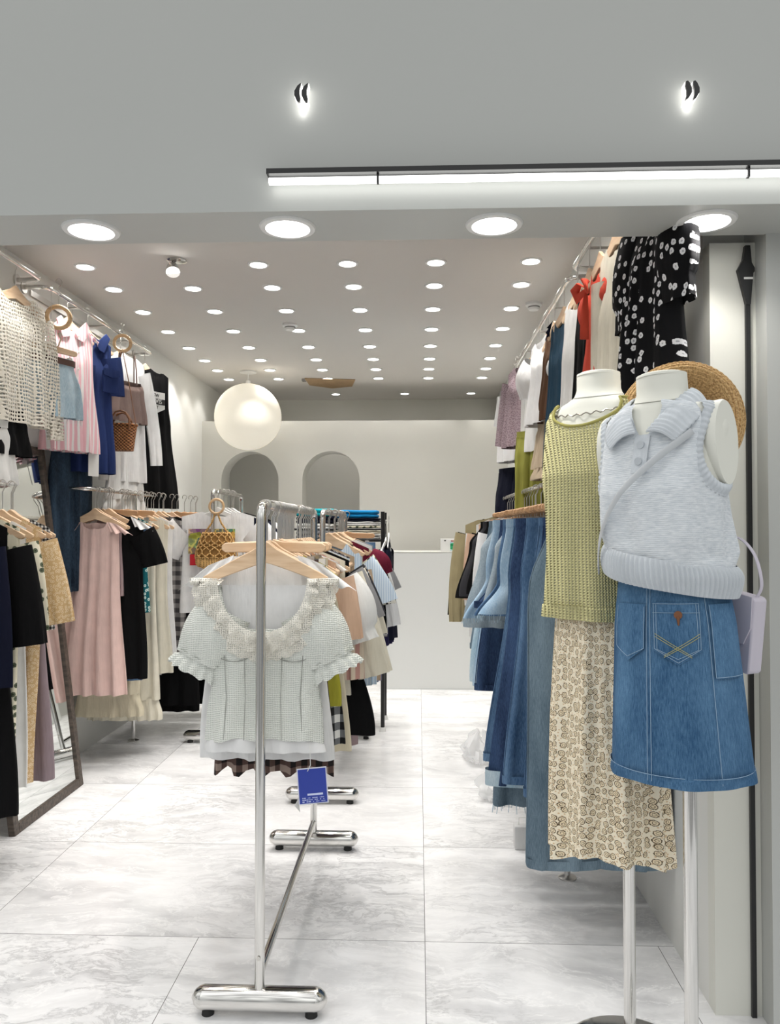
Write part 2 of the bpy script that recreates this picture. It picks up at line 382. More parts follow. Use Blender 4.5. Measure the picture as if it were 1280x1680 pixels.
# cash counter and the card box on it
ct=thing('counter','plain pale grey cash counter in front of the rear partition','counter',(.26,6.64,0))
cw=1.1; cz=P(700,905,6.64).z
MB().box((0,.2,cz/2-.004),(cw,.4,cz-.008)).build('front_panel',wallmat('counter_laminate',L(224,226,224),.5),ct,False,bevel=.004)
MB().box((0,.2,cz-.004),(cw+.002,.404,.008)).build('worktop',wallmat('counter_top',L(214,214,208),.4),ct,False,bevel=.003)
p0=P(723,905,6.7); p1=P(768,884,6.7)
t=thing('leaflet_box','small white box with a green and blue picture standing on the counter','box',((p0.x+p1.x)/2,6.72,cz))
w=p1.x-p0.x; h=p1.z-cz
MB().box((0,0,h/2),(w,.09,h)).build('carton',WHITEP,t,False,bevel=.002)
qn=N('picture_print'); 
qn.set(qn.ramp(qn.noise(11,2,qn.scale(1,1,2.2)),[(.35,L(20,130,80)),(.46,L(60,190,130)),(.52,L(225,240,240)),(.58,L(70,170,225)),(.7,L(30,110,200))]),.4)
MB().box((w*.17,-.047,h*.40),(w*.64,.004,h*.66)).build('picture',qn.m,t,False)
for i,zz in enumerate((.86,.8)): MB().box((w*.12,-.0465,h*zz),(w*.5,.002,h*.035)).build('text_line',plain('ink_red',L(190,80,80)),t,False)
MB().box((-w*.34,-.0465,h*.86),(w*.06,.002,h*.1)).build('emblem',plain('ink_black',(.03,.03,.03)),t,False)
# mirror leaning on the left wall
M0=P(133,1288,4.115); M1=P(25,1371,3.43)
t=thing('leaning_mirror','tall dark wood framed mirror leaning on the left wall','mirror',(-1.805,3.77,0))
hm=1.825; lean=math.atan2(.235,hm); wy=.71; fw=.045; rotm=Matrix.Rotation(-lean,4,'Y')
fr=MB()
for (y,z,sy,sz) in ((-wy/2+fw/2,hm/2,fw,hm),(wy/2-fw/2,hm/2,fw,hm),(0,fw/2,wy-2*fw,fw),(0,hm-fw/2,wy-2*fw,fw)):
    fr.box((-.012,y,z),(.03,sy,sz))
DW=wood('dark_wood',L(98,86,76),L(46,39,35),7)
fr.xf(rotm).build('frame',DW,t,False,bevel=.003)
MB().box((-.012,0,hm/2),(.008,wy-2*fw+.01,hm-2*fw+.01)).xf(rotm).build('glass',plain('mirror_silver',(.86,.88,.87),.02,1.0),t,False)
# ---------------------------------------------------------------- rails and racks
def bend(pts,r=.05,n=6):
    pts=[Vector(p) for p in pts]; o=[pts[0]]
    for i in range(1,len(pts)-1):
        a=(pts[i-1]-pts[i]).normalized(); b=(pts[i+1]-pts[i]).normalized()
        for k in range(n+1):
            s=k/n; q0=pts[i]+a*r; q2=pts[i]+b*r
            o.append(q0*(1-s)**2+pts[i]*2*s*(1-s)+q2*s*s)
    return o+[pts[-1]]
def wall_rail(lab,x,xw,y0,y1,z,feet=()):
    t=thing('clothes_rail',lab,'clothes rail',(xw,y0,z)); d=x-xw; ln=y1-y0
    MB().tube(bend([(0,.0,0),(d,.0,0),(d,ln,0),(0,ln,0)],.055),.0125,14).build('rail',CHROME,t)
    s=1 if d>0 else -1
    for y in (0,ln): MB().tube([(0,y,0),(s*.008,y,0)],.032,20).build('wall_flange',STEEL,t)
    if ln>1 and not feet:
        MB().box((s*.006,ln/2,-.01),(.012,ln-.12,.03)).build('backing_strip',STEEL,t,False)
        for k in (.25,.5,.75):
            MB().tube([(s*.01,ln*k,0),(d-s*.008,ln*k,0)],.006).build('bracket',STEEL,t)
    for fx,fy in feet:
        g=MB().tube([(fx-xw,fy-y0,-.01),(fx-xw,fy-y0,.012-z)],.0125,14).build('leg',CHROME,t)
        MB().lathe([(0,.014),(.014,.014),(.036,.005),(.036,0),(0,0)],20,(fx-xw,fy-y0,-z)).build('floor_flange',STEEL,g)
    return t
wall_rail('upper chrome wall rail at the far left front edge, holding the openwork sweater',-1.935,XL,3.0,3.88,2.655)
wall_rail('upper chrome wall rail with curved ends over the pink striped shirt',-1.935,XL,3.93+.02,5.52,2.64)
wall_rail('upper chrome wall rail nearest the shopfront on the right wall',.70,XR,2.45,3.50,2.55)
wall_rail('upper chrome wall rail with curved ends farther along the right wall',.70,XR,3.60,5.6,2.545)
ZL=1.60; wall_rail('lower chrome rail with legs behind the leaning mirror',-1.85,XL,4.27,5.86,ZL,[(-1.85,4.98)])
ZN=1.565; wall_rail('lower chrome rail at the left edge in front of the mirror',-1.78,XL,2.25,3.30,ZN,[(-1.78,2.4)])
ZR=1.585; wall_rail('lower chrome rail packed with jeans along the right wall',.61,XR,2.48,5.9,ZR,[(.585,3.1),(.61,4.6)])
def floor_rack(lab,x,y0,y1,z,fw,foot=.033,r=.0145):
    t=thing('garment_rack',lab,'clothes rack',(x,y0,0)); ln=y1-y0
    MB().tube(bend([(0,0,foot*2+.01),(0,0,z),(0,ln,z),(0,ln,foot*2+.01)],.045,8),r,16).build('frame',CHROME,t)
    MB().tube([(0,.0,foot*2+.05),(0,ln,foot*2+.05)],r*.85,14).build('lower_bar',CHROME,t)
    for y in (0,ln):
        f=MB(); xs=[-fw/2,-fw/2+.008,-fw/2+.02,-fw/2+.033,fw/2-.033,fw/2-.02,fw/2-.008,fw/2]; rr=[.006,foot*.62,foot*.88,foot,foot,foot*.88,foot*.62,.006]
        g=f.tube([(a,y,foot+.013) for a in xs],rr,20).build('foot',CHROME,t,ang=60)
        for s in(-1,1): MB().lathe([(0,.02),(.016,.02),(.018,0),(0,0)],16,(s*(fw/2-.045),y,0)).build('rubber_foot',RUBBER,g)
    m=MB()
    for y in (0,ln): m.tube([(0,y-(.016 if y==0 else -.016),foot*2+.1),(0,y-(.018 if y==0 else -.018),foot*2+.1)],.006,10)
    m.build('screw',STEEL,t)
    return t
Z1=1.448; X1=-.452; floor_rack('chrome rolling-style garment rack standing foremost in the shop',X1,2.205,3.335,Z1,.385)
Z2=1.462; X2=-.485; floor_rack('second chrome garment rack standing right behind the foremost rack',X2,3.893,5.075,Z2,.37)
Z3=1.62; X3=P(349,900,4.95).x; floor_rack('chrome garment rack at the rear left carrying the graphic tee',X3,4.95,5.75,Z3,.37)
# black shelf rack behind
xr=P(628,1200,5.262).x; zt_=1.49
t=thing('shelf_rack','black post rack with shelves of folded clothes behind the chrome racks','shelf rack',(xr,5.262,0))
for x in (0,-.62):
    for y in (0,.335):
        g=MB().tube([(x,y,.02),(x,y,zt_)],.0135,14).build('post',BLACKP,t)
        MB().lathe([(0,.03),(.018,.03),(.024,.004),(.024,0),(0,0)],16,(x,y,0)).build('foot',WHITEP,g)
SHZ=[1.30,.42]
for z in SHZ: MB().box((-.31,.1675,z-.008),(.62,.335,.016)).build('shelf',BLACKP,t,False,bevel=.002)
for y in (0,.335): MB().tube([(0,y,zt_-.12),(-.62,y,zt_-.12)],.008).build('side_bar',BLACKP,t)
# ---------------------------------------------------------------- hangers
def hook_path(zw):
    pts=[(0,0,zw)]+[(0,0,zw+(-.034-zw)*k/3) for k in (1,2,3)]
    c=-.0005; r=.0155
    pts+=[(.006,0,-.026)]
    for k in range(11):
        a=R(-50+k*27); pts.append((r*cos(a),0,c+r*sin(a)))
    return pts
def hook(zw,parent,mat=None): return MB().tube(hook_path(zw),.0023,8).build('hook',mat or STEEL,parent)
def mk_wood(name,half,drop,mat,lab,hk=.118,thick=.013,mid=.042):
    t=thing(name,lab,'hanger'); n=16; up=[];dn=[]
    for i in range(-n,n+1):
        x=half*i/n; a=abs(i)/n
        zt=-hk+.0-drop*(a**1.12)*(1 if a<1 else 1.0)+.012*math.exp(-(a/.12)**2)
        zb=zt-(mid*(1-a)**.7*.8+.02)-.012*math.exp(-(a/.12)**2)
        if a>.97: zb=zt-.012
        up.append((x,zt)); dn.append((x,zb))
    MB().prism(up+dn[::-1],-thick/2,thick/2).build('shoulder_bar',mat,t,ang=35,bevel=.0025)
    hook(-hk,t); return t
def mk_clip(name,half,mat,lab,hk=.115):
    t=thing(name,lab,'hanger')
    o=[(-half,-hk-.008),(-half+.012,-hk),(-.03,-hk+.004),(0,-hk+.012),(.03,-hk+.004),(half-.012,-hk),(half,-hk-.008),(half,-hk-.022),(half-.012,-hk-.03),(-half+.012,-hk-.03),(-half,-hk-.022)]
    MB().prism(o,-.006,.006).build('bar',mat,t,ang=35,bevel=.0025)
    hook(-hk+.01,t)
    for s in(-1,1):
        m=MB(); x=s*half*.72
        m.tube([(x,0,-hk-.028),(x,0,-hk-.045)],.0018,6); m.box((x,-.006,-hk-.058),(.024,.003,.03)); m.box((x,.006,-hk-.058),(.024,.003,.03)); m.box((x,0,-hk-.046),(.02,.014,.008))
        m.build('clip',STEEL,t,False)
    return t
HP={}
def hanger(kind,loc,rz,label,group=None):
    if kind not in HP:
        if kind=='wood': o=mk_wood('clothes_hanger',.185,.095,WOODP,label)
        elif kind=='warm': o=mk_wood('clothes_hanger',.195,.075,WOODW,label)
        elif kind=='slim': o=mk_wood('clothes_hanger',.19,.08,WHITEP,label,.115,.008,.02)
        elif kind=='clip': o=mk_clip('clip_hanger',.165,WOODW,label)
        elif kind=='clipp': o=mk_clip('clip_hanger',.165,WOODP,label)
        HP[kind]=o; o.location=loc; o.rotation_euler=(0,0,rz)
        if group: o['group']=group
        return o
    return dup(HP[kind],loc,rz,label,group)
# ---------------------------------------------------------------- garments
def lerp_prof(prof,s):
    for i in range(len(prof)-1):
        a,b=prof[i],prof[i+1]
        if s<=b[0]+1e-9:
            t=(s-a[0])/max(1e-9,b[0]-a[0]); t=t*t*(3-2*t)
            return [a[k]+(b[k]-a[k])*t for k in (1,2)]
    return list(prof[-1][1:3])
def cloth(mb,prof,zt,zh,seg=56,rings=30,amp=.012,kf=4.5,seed=0,p=.6,cx=None,hemwave=.0,inner=0):
    rnd=random.Random(seed); ph=[rnd.uniform(0,6.28) for _ in range(8)]
    w0=prof[0][1]; rows=[]
    for i in range(rings+1):
        s=i/rings; W,D=lerp_prof(prof,s); row=[]
        for j in range(seg):
            a=2*PI*j/seg; u=cos(a); sn=sin(a); fr=sn<0
            q=math.copysign(abs(sn)**p,sn)
            A=amp*(.10+.9*s**1.1)
            w1=sin(kf*u*PI*.9+ph[0 if fr else 1]+.9*sin(2.2*s+ph[2])); w2=sin(kf*2.1*u*2+ph[3 if fr else 4]+1.4*s); w3=sin(kf*5.3*u+ph[7]+2.5*s)
            f=A*(math.copysign(abs(w1)**.75,w1)+.5*w2+.28*w3)*abs(q)**.5
            x=u*W+ .35*A*sin(5*s+ph[5])+(cx(s) if cx else 0)
            y=q*(D+inner)+(f if not fr else f)*(.9)
            z0=zt(u*w0,fr); z1=zh(u) if callable(zh) else zh
            z1+=hemwave*sin(kf*u*PI+ph[6])
            row.append((x,y,z0+(z1-z0)*s))
        rows.append(row)
    mb.grid(rows); return mb
def neckline(nw,nf,nb,sd,W):
    def f(x,front):
        a=abs(x); z=-sd*a/W
        if a<nw:
            d=nf if front else nb
            z-=d*math.sqrt(max(0,1-(a/nw)**2))
        return z
    return f
def tube_sleeve(mb,s,x0,z0,ln,a0,a1,r0,r1,puff=0,tk=.32,seed=0,cuff=0,seg=28,rings=18,y0=0,fold=.009):
    rnd=random.Random(seed+s); ph=rnd.uniform(0,6); rows=[]; x,z=x0,z0
    for i in range(rings+1):
        t=i/rings; an=R(a0+(a1-a0)*t); d=(cos(an),-sin(an)); nn=(sin(an),cos(an))
        r=r0+(r1-r0)*t+puff*sin(PI*min(1,t*1.05))
        if cuff and t>1-cuff: r=r*(.82)+.018*((t-(1-cuff))/cuff)
        row=[]
        for j in range(seg):
            a=2*PI*j/seg; rr=r*cos(a)+fold*t*sin(5*a+ph); yy=r*tk*sin(a)*(1.0+.8*puff/.05*sin(PI*t) if puff else 1)+fold*.6*t*sin(7*a*1+ph+3*t)
            row.append((s*(x+nn[0]*rr),y0+yy,z+nn[1]*rr))
        rows.append(row); x+=d[0]*ln/rings; z+=d[1]*ln/rings
    mb.grid(rows); return mb
SEED=[100]
def nseed(): SEED[0]+=1; return SEED[0]
def top(name,label,cat,mat,loc,rz=0,W=.19,Ln=.55,hem=None,neck=(.085,.08,.02),sd=.075,depth=.02,chest=None,sleeve=None,smat=None,amp=.014,kf=4.2,group=None,straps=None,frill=None,fmat=None,buttons=None,collar=None,cmat=None,belt=None,waist=None,print_=None,hemwave=.0,cuffmat=None,z0=-.098,hd=None):
    z0=z0-.014 if z0==-.098 else z0
    """a hung garment; local origin lies on the shoulder line below the rail"""
    sd_=nseed(); hem=hem or W+.02; chest=chest or W*.98
    t=thing(name,label,cat,(loc[0],loc[1],loc[2]+z0),rz,group)
    hd=hd or depth*1.5
    prof=[(0,W,.0075),(.07,W*1.0,.012),(.28,chest,depth),(1,hem,hd)]
    if waist: prof=[(0,W,.0075),(.07,W*1.0,.012),(.22,chest,depth),(waist[0],waist[1],depth*.9),(1,hem,hd)]
    if straps:
        zt=lambda x,f:-straps-(0.035*math.sqrt(max(0,1-(x/W)**2)) if f else .0)
        prof=[(0,W*.82,.012),(.12,chest,depth),(1,hem,hd)]
        if waist: prof.insert(2,(waist[0],waist[1],depth))
    else: zt=neckline(neck[0],neck[1],neck[2],sd,W)
    cloth(MB(),prof,zt,lambda u:-Ln,amp=amp,kf=kf,seed=sd_,hemwave=hemwave).build('body',mat,t,ang=0)
    if straps:
        for s in(-1,1):
            MB().tube([(s*W*.5,-.012,-straps-.02),(s*W*.48,-.011,-straps*.6),(s*W*.42,-.003,-.028),(s*W*.42,.004,-.028),(s*W*.5,.012,-straps-.01)],.004,8).build('strap',mat,t)
    if sleeve:
        ln,a0,a1,r0,r1=sleeve[:5]; puff=sleeve[5] if len(sleeve)>5 else 0; cf=sleeve[6] if len(sleeve)>6 else 0
        for s in(-1,1):
            so=tube_sleeve(MB(),s,W-.012,-sd-r0*.82,ln,a0+random.uniform(-3,3),a1+random.uniform(-4,4),r0,r1,puff,seed=sd_,cuff=cf,tk=.40).build('sleeve',smat or mat,t,ang=0)
            if cuffmat:
                pass
    if frill:            # ruffle strips falling over the shoulders
        for s in(-1,1):
            rows=[]
            for i in range(9):
                v=i/8; row=[]
                for j in range(25):
                    a=j/24; x=W*(.55+.45*a)+.0; zz=-sd*x/W
                    row.append((s*(x+v*frill*(.35+.65*a)),-.02+.012*v*sin(13*a+s)+(.04*(a-.5)*v),zz-v*frill*.75+.006*v*sin(17*a)))
                rows.append(row)
            MB().grid(rows,False).build('shoulder_ruffle',fmat or mat,t,ang=0)
    if buttons:
        for k in range(buttons[0]):
            z=-neck[1]-.03-k*buttons[1]
            MB().tube([(0,-depth-.012-amp,z),(0,-depth-.016-amp,z)],.007,10).build('button',buttons[2],t)
    if collar:
        for s in(-1,1):
            o=[(s*.012,-neck[1]-.005),(s*neck[0],-.01),(s*(neck[0]+.028),-.035),(s*.07,-neck[1]-.045),(s*.035,-neck[1]-.035)]
            MB().prism(o,-.026,-.018).build('collar',cmat or mat,t,False)
    if belt:
        zb,bm,bw=belt; MB().grid([[ (cos(2*PI*j/40)*(lerp_prof(prof,zb/Ln)[0]+.004),math.copysign(abs(sin(2*PI*j/40))**.6,sin(2*PI*j/40))*(depth+.012),-zb-bw*k) for j in range(40)] for k in(0,1)]).build('belt',bm,t,ang=0)
    return t
def skirt(name,label,cat,mat,loc,rz=0,waist=.16,hem=.22,Ln=.6,depth=.022,amp=.016,kf=5,group=None,band=.035,bmat=None,z0=-.168,hemwave=0,tier=None,hd=None):
    sd_=nseed(); t=thing(name,label,cat,(loc[0],loc[1],loc[2]+z0),rz,group)
    cloth(MB(),[(0,waist,.009),(.25,waist+(hem-waist)*.45,depth),(1,hem,hd or depth*1.7)],lambda x,f:-band*.7,-Ln,amp=amp,kf=kf,seed=sd_,hemwave=hemwave).build('body',mat,t,ang=0)
    MB().grid([[(cos(2*PI*j/40)*(waist+.002),math.copysign(abs(sin(2*PI*j/40))**.6,sin(2*PI*j/40))*.012,z) for j in range(40)] for z in(0,-band)]).build('waistband',bmat or mat,t,ang=0)
    if tier:
        cloth(MB(),[(0,hem*.97,depth*1.5),(1,hem*1.12,depth*2.1)],lambda x,f:-Ln+.01,-Ln-tier,amp=.016,kf=9,seed=sd_+1,rings=8).build('hem_ruffle',mat,t,ang=0)
    return t
def pants(name,label,cat,mat,loc,rz=0,waist=.165,hip=.20,Ln=.95,rise=.27,leg=.11,spread=.0,depth=.02,amp=.013,cuff=0,cmat=None,group=None,bmat=None,z0=-.168,pockets=False,fray=None,hemfold=True):
    hemfold=hemfold and not cuff and not fray
    sd_=nseed(); t=thing(name,label,cat,(loc[0],loc[1],loc[2]+z0),rz,group)
    for s in(-1,1):
        sr=rise/Ln
        pr=[(0,waist/2+.002,.010),(sr*.7,hip/2+.006,depth),(sr,hip/2+.002,depth*1.25),(1,leg,depth*1.4)]
        cxf=lambda q_,s=s: s*((waist/2)+(hip/2-waist/2)*min(1,q_/sr) if q_<sr else (hip/2)+spread*(q_-sr)/(1-sr))
        g=cloth(MB(),pr,lambda x,f:-.03,-Ln,amp=amp,kf=2.2,seed=sd_+s,cx=cxf,seg=36,rings=34).build('trouser_leg',mat,t,ang=0)
        if hemfold:
            cx1=s*(hip/2+spread)
            MB().grid([[(cx1+cos(2*PI*j/36)*(leg+.004),math.copysign(abs(sin(2*PI*j/36))**.6,sin(2*PI*j/36))*(depth*1.4+.006),z) for j in range(36)] for z in(-Ln+.028,-Ln+.026,-Ln+.003,-Ln-.002)]).build('hem',bmat or mat,g,ang=0)
            m=MB(); m.tube([(s*(waist/2+(hip/2-waist/2)*min(1,q_/(rise/Ln))+(spread*(q_-rise/Ln)/(1-rise/Ln) if q_>rise/Ln else 0)+lerp_prof(pr,q_)[0]+.001),-.004,-.03-(Ln-.03)*q_) for q_ in [k/24 for k in range(25)]],.0022,6); m.build('side_seam',bmat or mat,g)
        if cuff:
            cx1=s*(hip/2+spread)
            MB().grid([[(cx1+cos(2*PI*j/36)*(leg+.006),math.copysign(abs(sin(2*PI*j/36))**.6,sin(2*PI*j/36))*(depth*1.4+.008),z) for j in range(36)] for z in(-Ln+cuff,-Ln+cuff*.5,-Ln-.004)]).build('turned_cuff',cmat or mat,g,ang=0)
        if fray:
            m=MB(); rr=random.Random(sd_)
            for k in range(26):
                a=2*PI*k/26; x=s*(hip/2+spread)+cos(a)*leg; y=sin(a)*depth*1.3
                m.tube([(x,y,-Ln+.004),(x+rr.uniform(-.008,.008),y+rr.uniform(-.006,.006),-Ln-rr.uniform(.012,.035))],.0012,4)
            m.build('frayed_hem',fray,g)
        if pockets:
            o=[(s*.035,-.10),(s*.035,-.18),(s*.07,-.2),(s*.105,-.18),(s*.105,-.10)]
            MB().prism(o,-depth-.010,-depth-.004).build('pocket',bmat or mat,t,False)
    MB().grid([[(cos(2*PI*j/40)*(waist+.004),math.copysign(abs(sin(2*PI*j/40))**.6,sin(2*PI*j/40))*.013,z) for j in range(40)] for z in(0,-.036)]).build('waistband',bmat or mat,t,ang=0)
    return t
def card(t,x,y,z,w,h,mat,name='price_tag',rz=0,string=None):
    g=MB().box((x,y,z),(w,.0012,h),rz).build(name,mat,t,False)
    if string: MB().tube([string,(x,y,z+h/2-.006)],.0009,5).build('tag_string',WHITEP,g)
    return g
# ---------------------------------------------------------------- cloth palette
W_=lambda n,c,**k: fabric(n,L(*c),**k)
F=dict(
 white=W_('white_cotton',(240,240,238)), ivory=W_('ivory_cotton',(236,230,212)), cream=W_('cream_linen',(228,218,192)), black=W_('black_cotton',(9,9,11),vary=.05),
 navy=W_('navy_cotton',(16,20,40)), navyblue=W_('ink_blue_cotton',(40,56,104)), grey=W_('grey_jersey',(150,150,152)), dgrey=W_('charcoal_twill',(58,58,62)), taupe=W_('taupe_satin',(138,118,112),rough=.4),
 pink=W_('pink_chiffon',(238,206,198)), peach=W_('peach_linen',(226,190,164)), lilac=W_('lilac_cotton',(176,172,206)), mauve=W_('mauve_jersey',(150,134,140)), burg=W_('burgundy_knit',(110,30,52)), khaki=W_('khaki_twill',(178,166,130)),
 lime=W_('olive_lime_satin',(176,172,58),rough=.5), lime2=W_('leaf_green_cotton',(158,158,78)), teal=W_('deep_teal_twill',(40,68,88)), red=W_('coral_red_linen',(222,88,70)), beige=W_('beige_linen',(214,196,170)), blue=W_('pale_blue_stripe',(176,196,216)), brown=W_('brown_suede',(92,66,48)), sand=W_('sand_cotton',(202,178,150)), aqua=W_('aqua_cotton',(20,164,176)), azure=W_('azure_cotton',(20,130,190)),
 rose=W_('rose_grey_georgette',(172,150,152)), wht2=W_('optic_white_poplin',(246,246,246)),
 pstripe=stripes('pink_white_stripe',L(240,236,234),L(238,190,198),.022,.6), bstripe=stripes('blue_white_stripe',L(214,226,236),L(180,200,220),.012,.45), gstripe=stripes('beige_pink_stripe',L(222,206,186),L(196,150,140),.03,.5), kstripe=stripes('mono_stripe',L(236,236,232),L(30,30,34),.03,.35,2),
 gingham=plaid('black_white_gingham',L(232,232,228),L(112,114,116),L(14,14,16),.05), bgingham=plaid('brown_gingham',L(150,132,122),L(84,64,58),L(22,16,16),.042), mgingham=plaid('mini_gingham',L(236,236,232),L(120,120,122),L(16,16,18),.016), gplaid=plaid('grey_plaid',L(186,182,178),L(132,128,126),L(70,68,70),.06),
 floralw=flower('white_floral',L(234,228,206),L(96,104,84),L(54,60,50),30,.30,False,.2), floralb=flower('black_white_floral',L(14,14,17),L(226,226,228),L(170,170,176),34,.30,False,.4), leopard=flower('black_speckle',L(222,220,210),L(34,32,30),L(50,48,46),58,.38,False,.1), tanfl=flower('tan_floral',L(204,172,128),L(226,204,168),L(176,136,92),80,.42,False,.15), tealfl=flower('teal_floral',L(24,96,104),L(206,228,222),L(20,60,70),40,.34,False,.2), bluefl=flower('blue_floral',L(220,232,234),L(70,120,160),L(30,70,110),34,.32,False,.3),
 skirtfl=flower('cream_rose_print',L(242,232,210),L(98,84,64),L(234,218,188),54,.40,True,.0,L(214,186,150),.15,.55),
 lace=openwork('cream_eyelet_lace',L(247,243,232),175,.23,(1,1,1)), sweater=openwork('ivory_openwork_knit',L(246,240,226),74,.27), mauvelace=flower('mauve_lace',L(164,146,152),L(120,100,110),L(190,172,178),90,.34,False,.1), net=openwork('net_mesh',L(220,190,130),95,.36,(1,1,1)),
 dblue=denim('mid_blue_denim',L(54,84,120),L(118,150,184)), ddark=denim('dark_blue_denim',L(30,46,76),L(72,98,138)), dlight=denim('light_wash_denim',L(132,166,196),L(196,216,230)), dgrey2=denim('grey_blue_denim',L(84,104,120),L(132,152,166)), dpale=denim('faded_grey_denim',L(128,146,158),L(182,194,202)), dnight=denim('night_denim',L(18,28,42),L(62,84,104)), dblack=denim('washed_black_denim',L(22,24,30),L(60,62,70)), dskirt=denim('skirt_denim',L(46,84,122),L(104,144,180)), dice=denim('ice_blue_denim',L(150,184,204),L(214,228,236)),
)
TAG=plain('tag_card',(.82,.82,.80),.5)
STITCH=plain('pale_stitching',L(150,176,200),.8); GOLDST=plain('ochre_stitching',L(184,178,120),.8)
COPPER=plain('copper_button',L(150,104,78),.35,.8)
BUT=plain('dark_button',(.06,.05,.05),.3); BUTW=plain('pearl_button',(.8,.78,.72),.25)
KIND=dict(top=top,skirt=skirt,pants=pants)
def hang(rail,items,rackname,hkind='wood',clip='clip',jit=5,base_rz=0,ws=1,steep=0):
    X,Z=rail
    for it in items:
        Y,kind,name,cat,short,mat,kw=it; kw=dict(kw); dx=kw.pop('dx',0); rz=base_rz+R(kw.pop('rz',random.uniform(-jit,jit))); hk=kw.pop('hk',clip if kind!='top' else hkind)
        dz=kw.pop('dz',0); zz=Z+dz
        for kk in ('W','hem','waist','hip','leg'):
            if kk in kw and not isinstance(kw[kk],tuple): kw[kk]*=ws
        if kw.get('sleeve') and steep:
            q_=list(kw['sleeve']); q_[1]=min(85,q_[1]+steep); q_[2]=min(88,q_[2]+steep*.6); kw['sleeve']=tuple(q_)
        g=KIND[kind](name,'%s hanging on the %s'%(short,rackname),cat,F[mat] if isinstance(mat,str) else mat,(X+dx,Y,zz),rz,group='clothes on the '+rackname,**kw)
        sh=' '.join(short.split()[:6])
        if hk: hanger(hk,(X+dx,Y,Z),rz,'%s hanger, %s, %s'%({'wood':'pale wood','warm':'warm wood','slim':'white','clip':'warm wood clip','clipp':'pale wood clip'}[hk],sh,rackname),'hangers on the '+rackname)
        it_obj=g
        LAST[short]=g
LAST={}
# ---------------------------------------------------------------- foremost rack
S=lambda ln=.18,a0=45,a1=62,r0=.085,r1=.075,puff=0,cf=0:(ln,a0,a1,r0,r1,puff,cf)
LS=lambda ln=.50,a0=62,a1=84,r0=.085,r1=.05:(ln,a0,a1,r0,r1)
RN='foremost chrome rack'
hang((X1,Z1),[
 (2.37,'top','camisole','top','white cotton underblouse','white',dict(W=.16,Ln=.5,hem=.18,depth=.012)),
 (2.42,'top','top','top','beige plain cotton top','beige',dict(W=.17,Ln=.5,depth=.012)),
 (2.47,'top','top','top','ivory plain cotton top','ivory',dict(W=.17,Ln=.46,depth=.012)),
 (2.52,'top','top','top','taupe satin vest top','taupe',dict(W=.17,Ln=.46,depth=.012)),
 (2.573,'top','top','top','charcoal vest top','dgrey',dict(W=.17,Ln=.45,depth=.012)),
 (2.625,'top','top','top','white plain vest top','wht2',dict(W=.17,Ln=.45,depth=.012)),
 (2.675,'top','top','top','peach plain vest top','peach',dict(W=.17,Ln=.42,depth=.012)),
 (2.727,'top','top','top','grey plain vest top','grey',dict(W=.17,Ln=.45,depth=.012)),
 (2.785,'top','top','top','navy plain vest top','navy',dict(W=.17,Ln=.45,depth=.012)),
 (2.345,'top','blouse','blouse','white ruffle-shouldered blouse with a sheer hem','wht2',dict(W=.20,Ln=.655,hem=.235,depth=.014,neck=(.10,.05,.02),sd=.07,frill=.10,hd=.02,dx=-.01)),
 (2.395,'skirt','skirt','skirt','brown and black gingham skirt with a wavy hem','bgingham',dict(waist=.16,hem=.215,Ln=.655,hemwave=.012,depth=.016,hd=.022,hk='clipp')),
 (2.445,'top','camisole','top','lime satin top with gathered shoulder straps','lime',dict(W=.175,Ln=.515,hem=.235,depth=.018,neck=(.10,.12,.05),frill=.055,dx=.005)),
 (2.495,'skirt','skirt','skirt','black and white gingham skirt','gingham',dict(waist=.17,hem=.245,Ln=.595,depth=.016,hd=.022,hk='clipp')),
 (2.545,'skirt','skirt','skirt','long cream cotton skirt','cream',dict(waist=.17,hem=.265,Ln=.635,depth=.016,hd=.022,hk='clipp')),
 (2.60,'top','blouse','blouse','peach linen blouse with folded collar','peach',dict(W=.20,Ln=.50,sleeve=S(.20,56,74,.075,.06))),
 (2.65,'top','blouse','blouse','white puff-sleeved frilled blouse','white',dict(W=.20,Ln=.56,sleeve=S(.22,48,66,.085,.06,.025,.2),frill=.05)),
 (2.70,'top','shirt','shirt','pink and beige striped shirt','gstripe',dict(W=.20,Ln=.46,sleeve=LS(.34))),
 (2.755,'top','cardigan','cardigan','cream knitted cardigan with long sleeves','ivory',dict(W=.215,Ln=.55,sleeve=LS(.36,52,70,.08,.06),buttons=(4,.09,BUTW))),
 (2.815,'top','dress','dress','black buttoned midi dress','black',dict(W=.205,Ln=.70,hem=.31,buttons=(6,.09,BUT),depth=.018,dx=.02)),
 (2.87,'top','t_shirt','t-shirt','grey jersey t-shirt','grey',dict(W=.21,Ln=.56,sleeve=S(.18))),
 (2.92,'top','blouse','blouse','ivory cotton blouse with wide sleeves','ivory',dict(W=.21,Ln=.58,sleeve=S(.24,48,70))),
 (2.97,'top','shirt','shirt','pale blue striped shirt','bstripe',dict(W=.21,Ln=.62,sleeve=LS(.42))),
 (3.02,'top','dress','dress','rose grey georgette dress','rose',dict(W=.20,Ln=.80,hem=.25)),
 (3.07,'top','t_shirt','t-shirt','charcoal short-sleeved top','dgrey',dict(W=.20,Ln=.55,sleeve=S(.19))),
 (3.12,'top','blouse','blouse','mini gingham blouse','mgingham',dict(W=.20,Ln=.55,sleeve=S(.2))),
 (3.17,'top','shirt','shirt','sand cotton overshirt','sand',dict(W=.215,Ln=.60,sleeve=LS(.44))),
 (3.22,'top','dress','dress','navy cotton dress','navy',dict(W=.20,Ln=.78,hem=.24)),
],RN,ws=.88,steep=14)
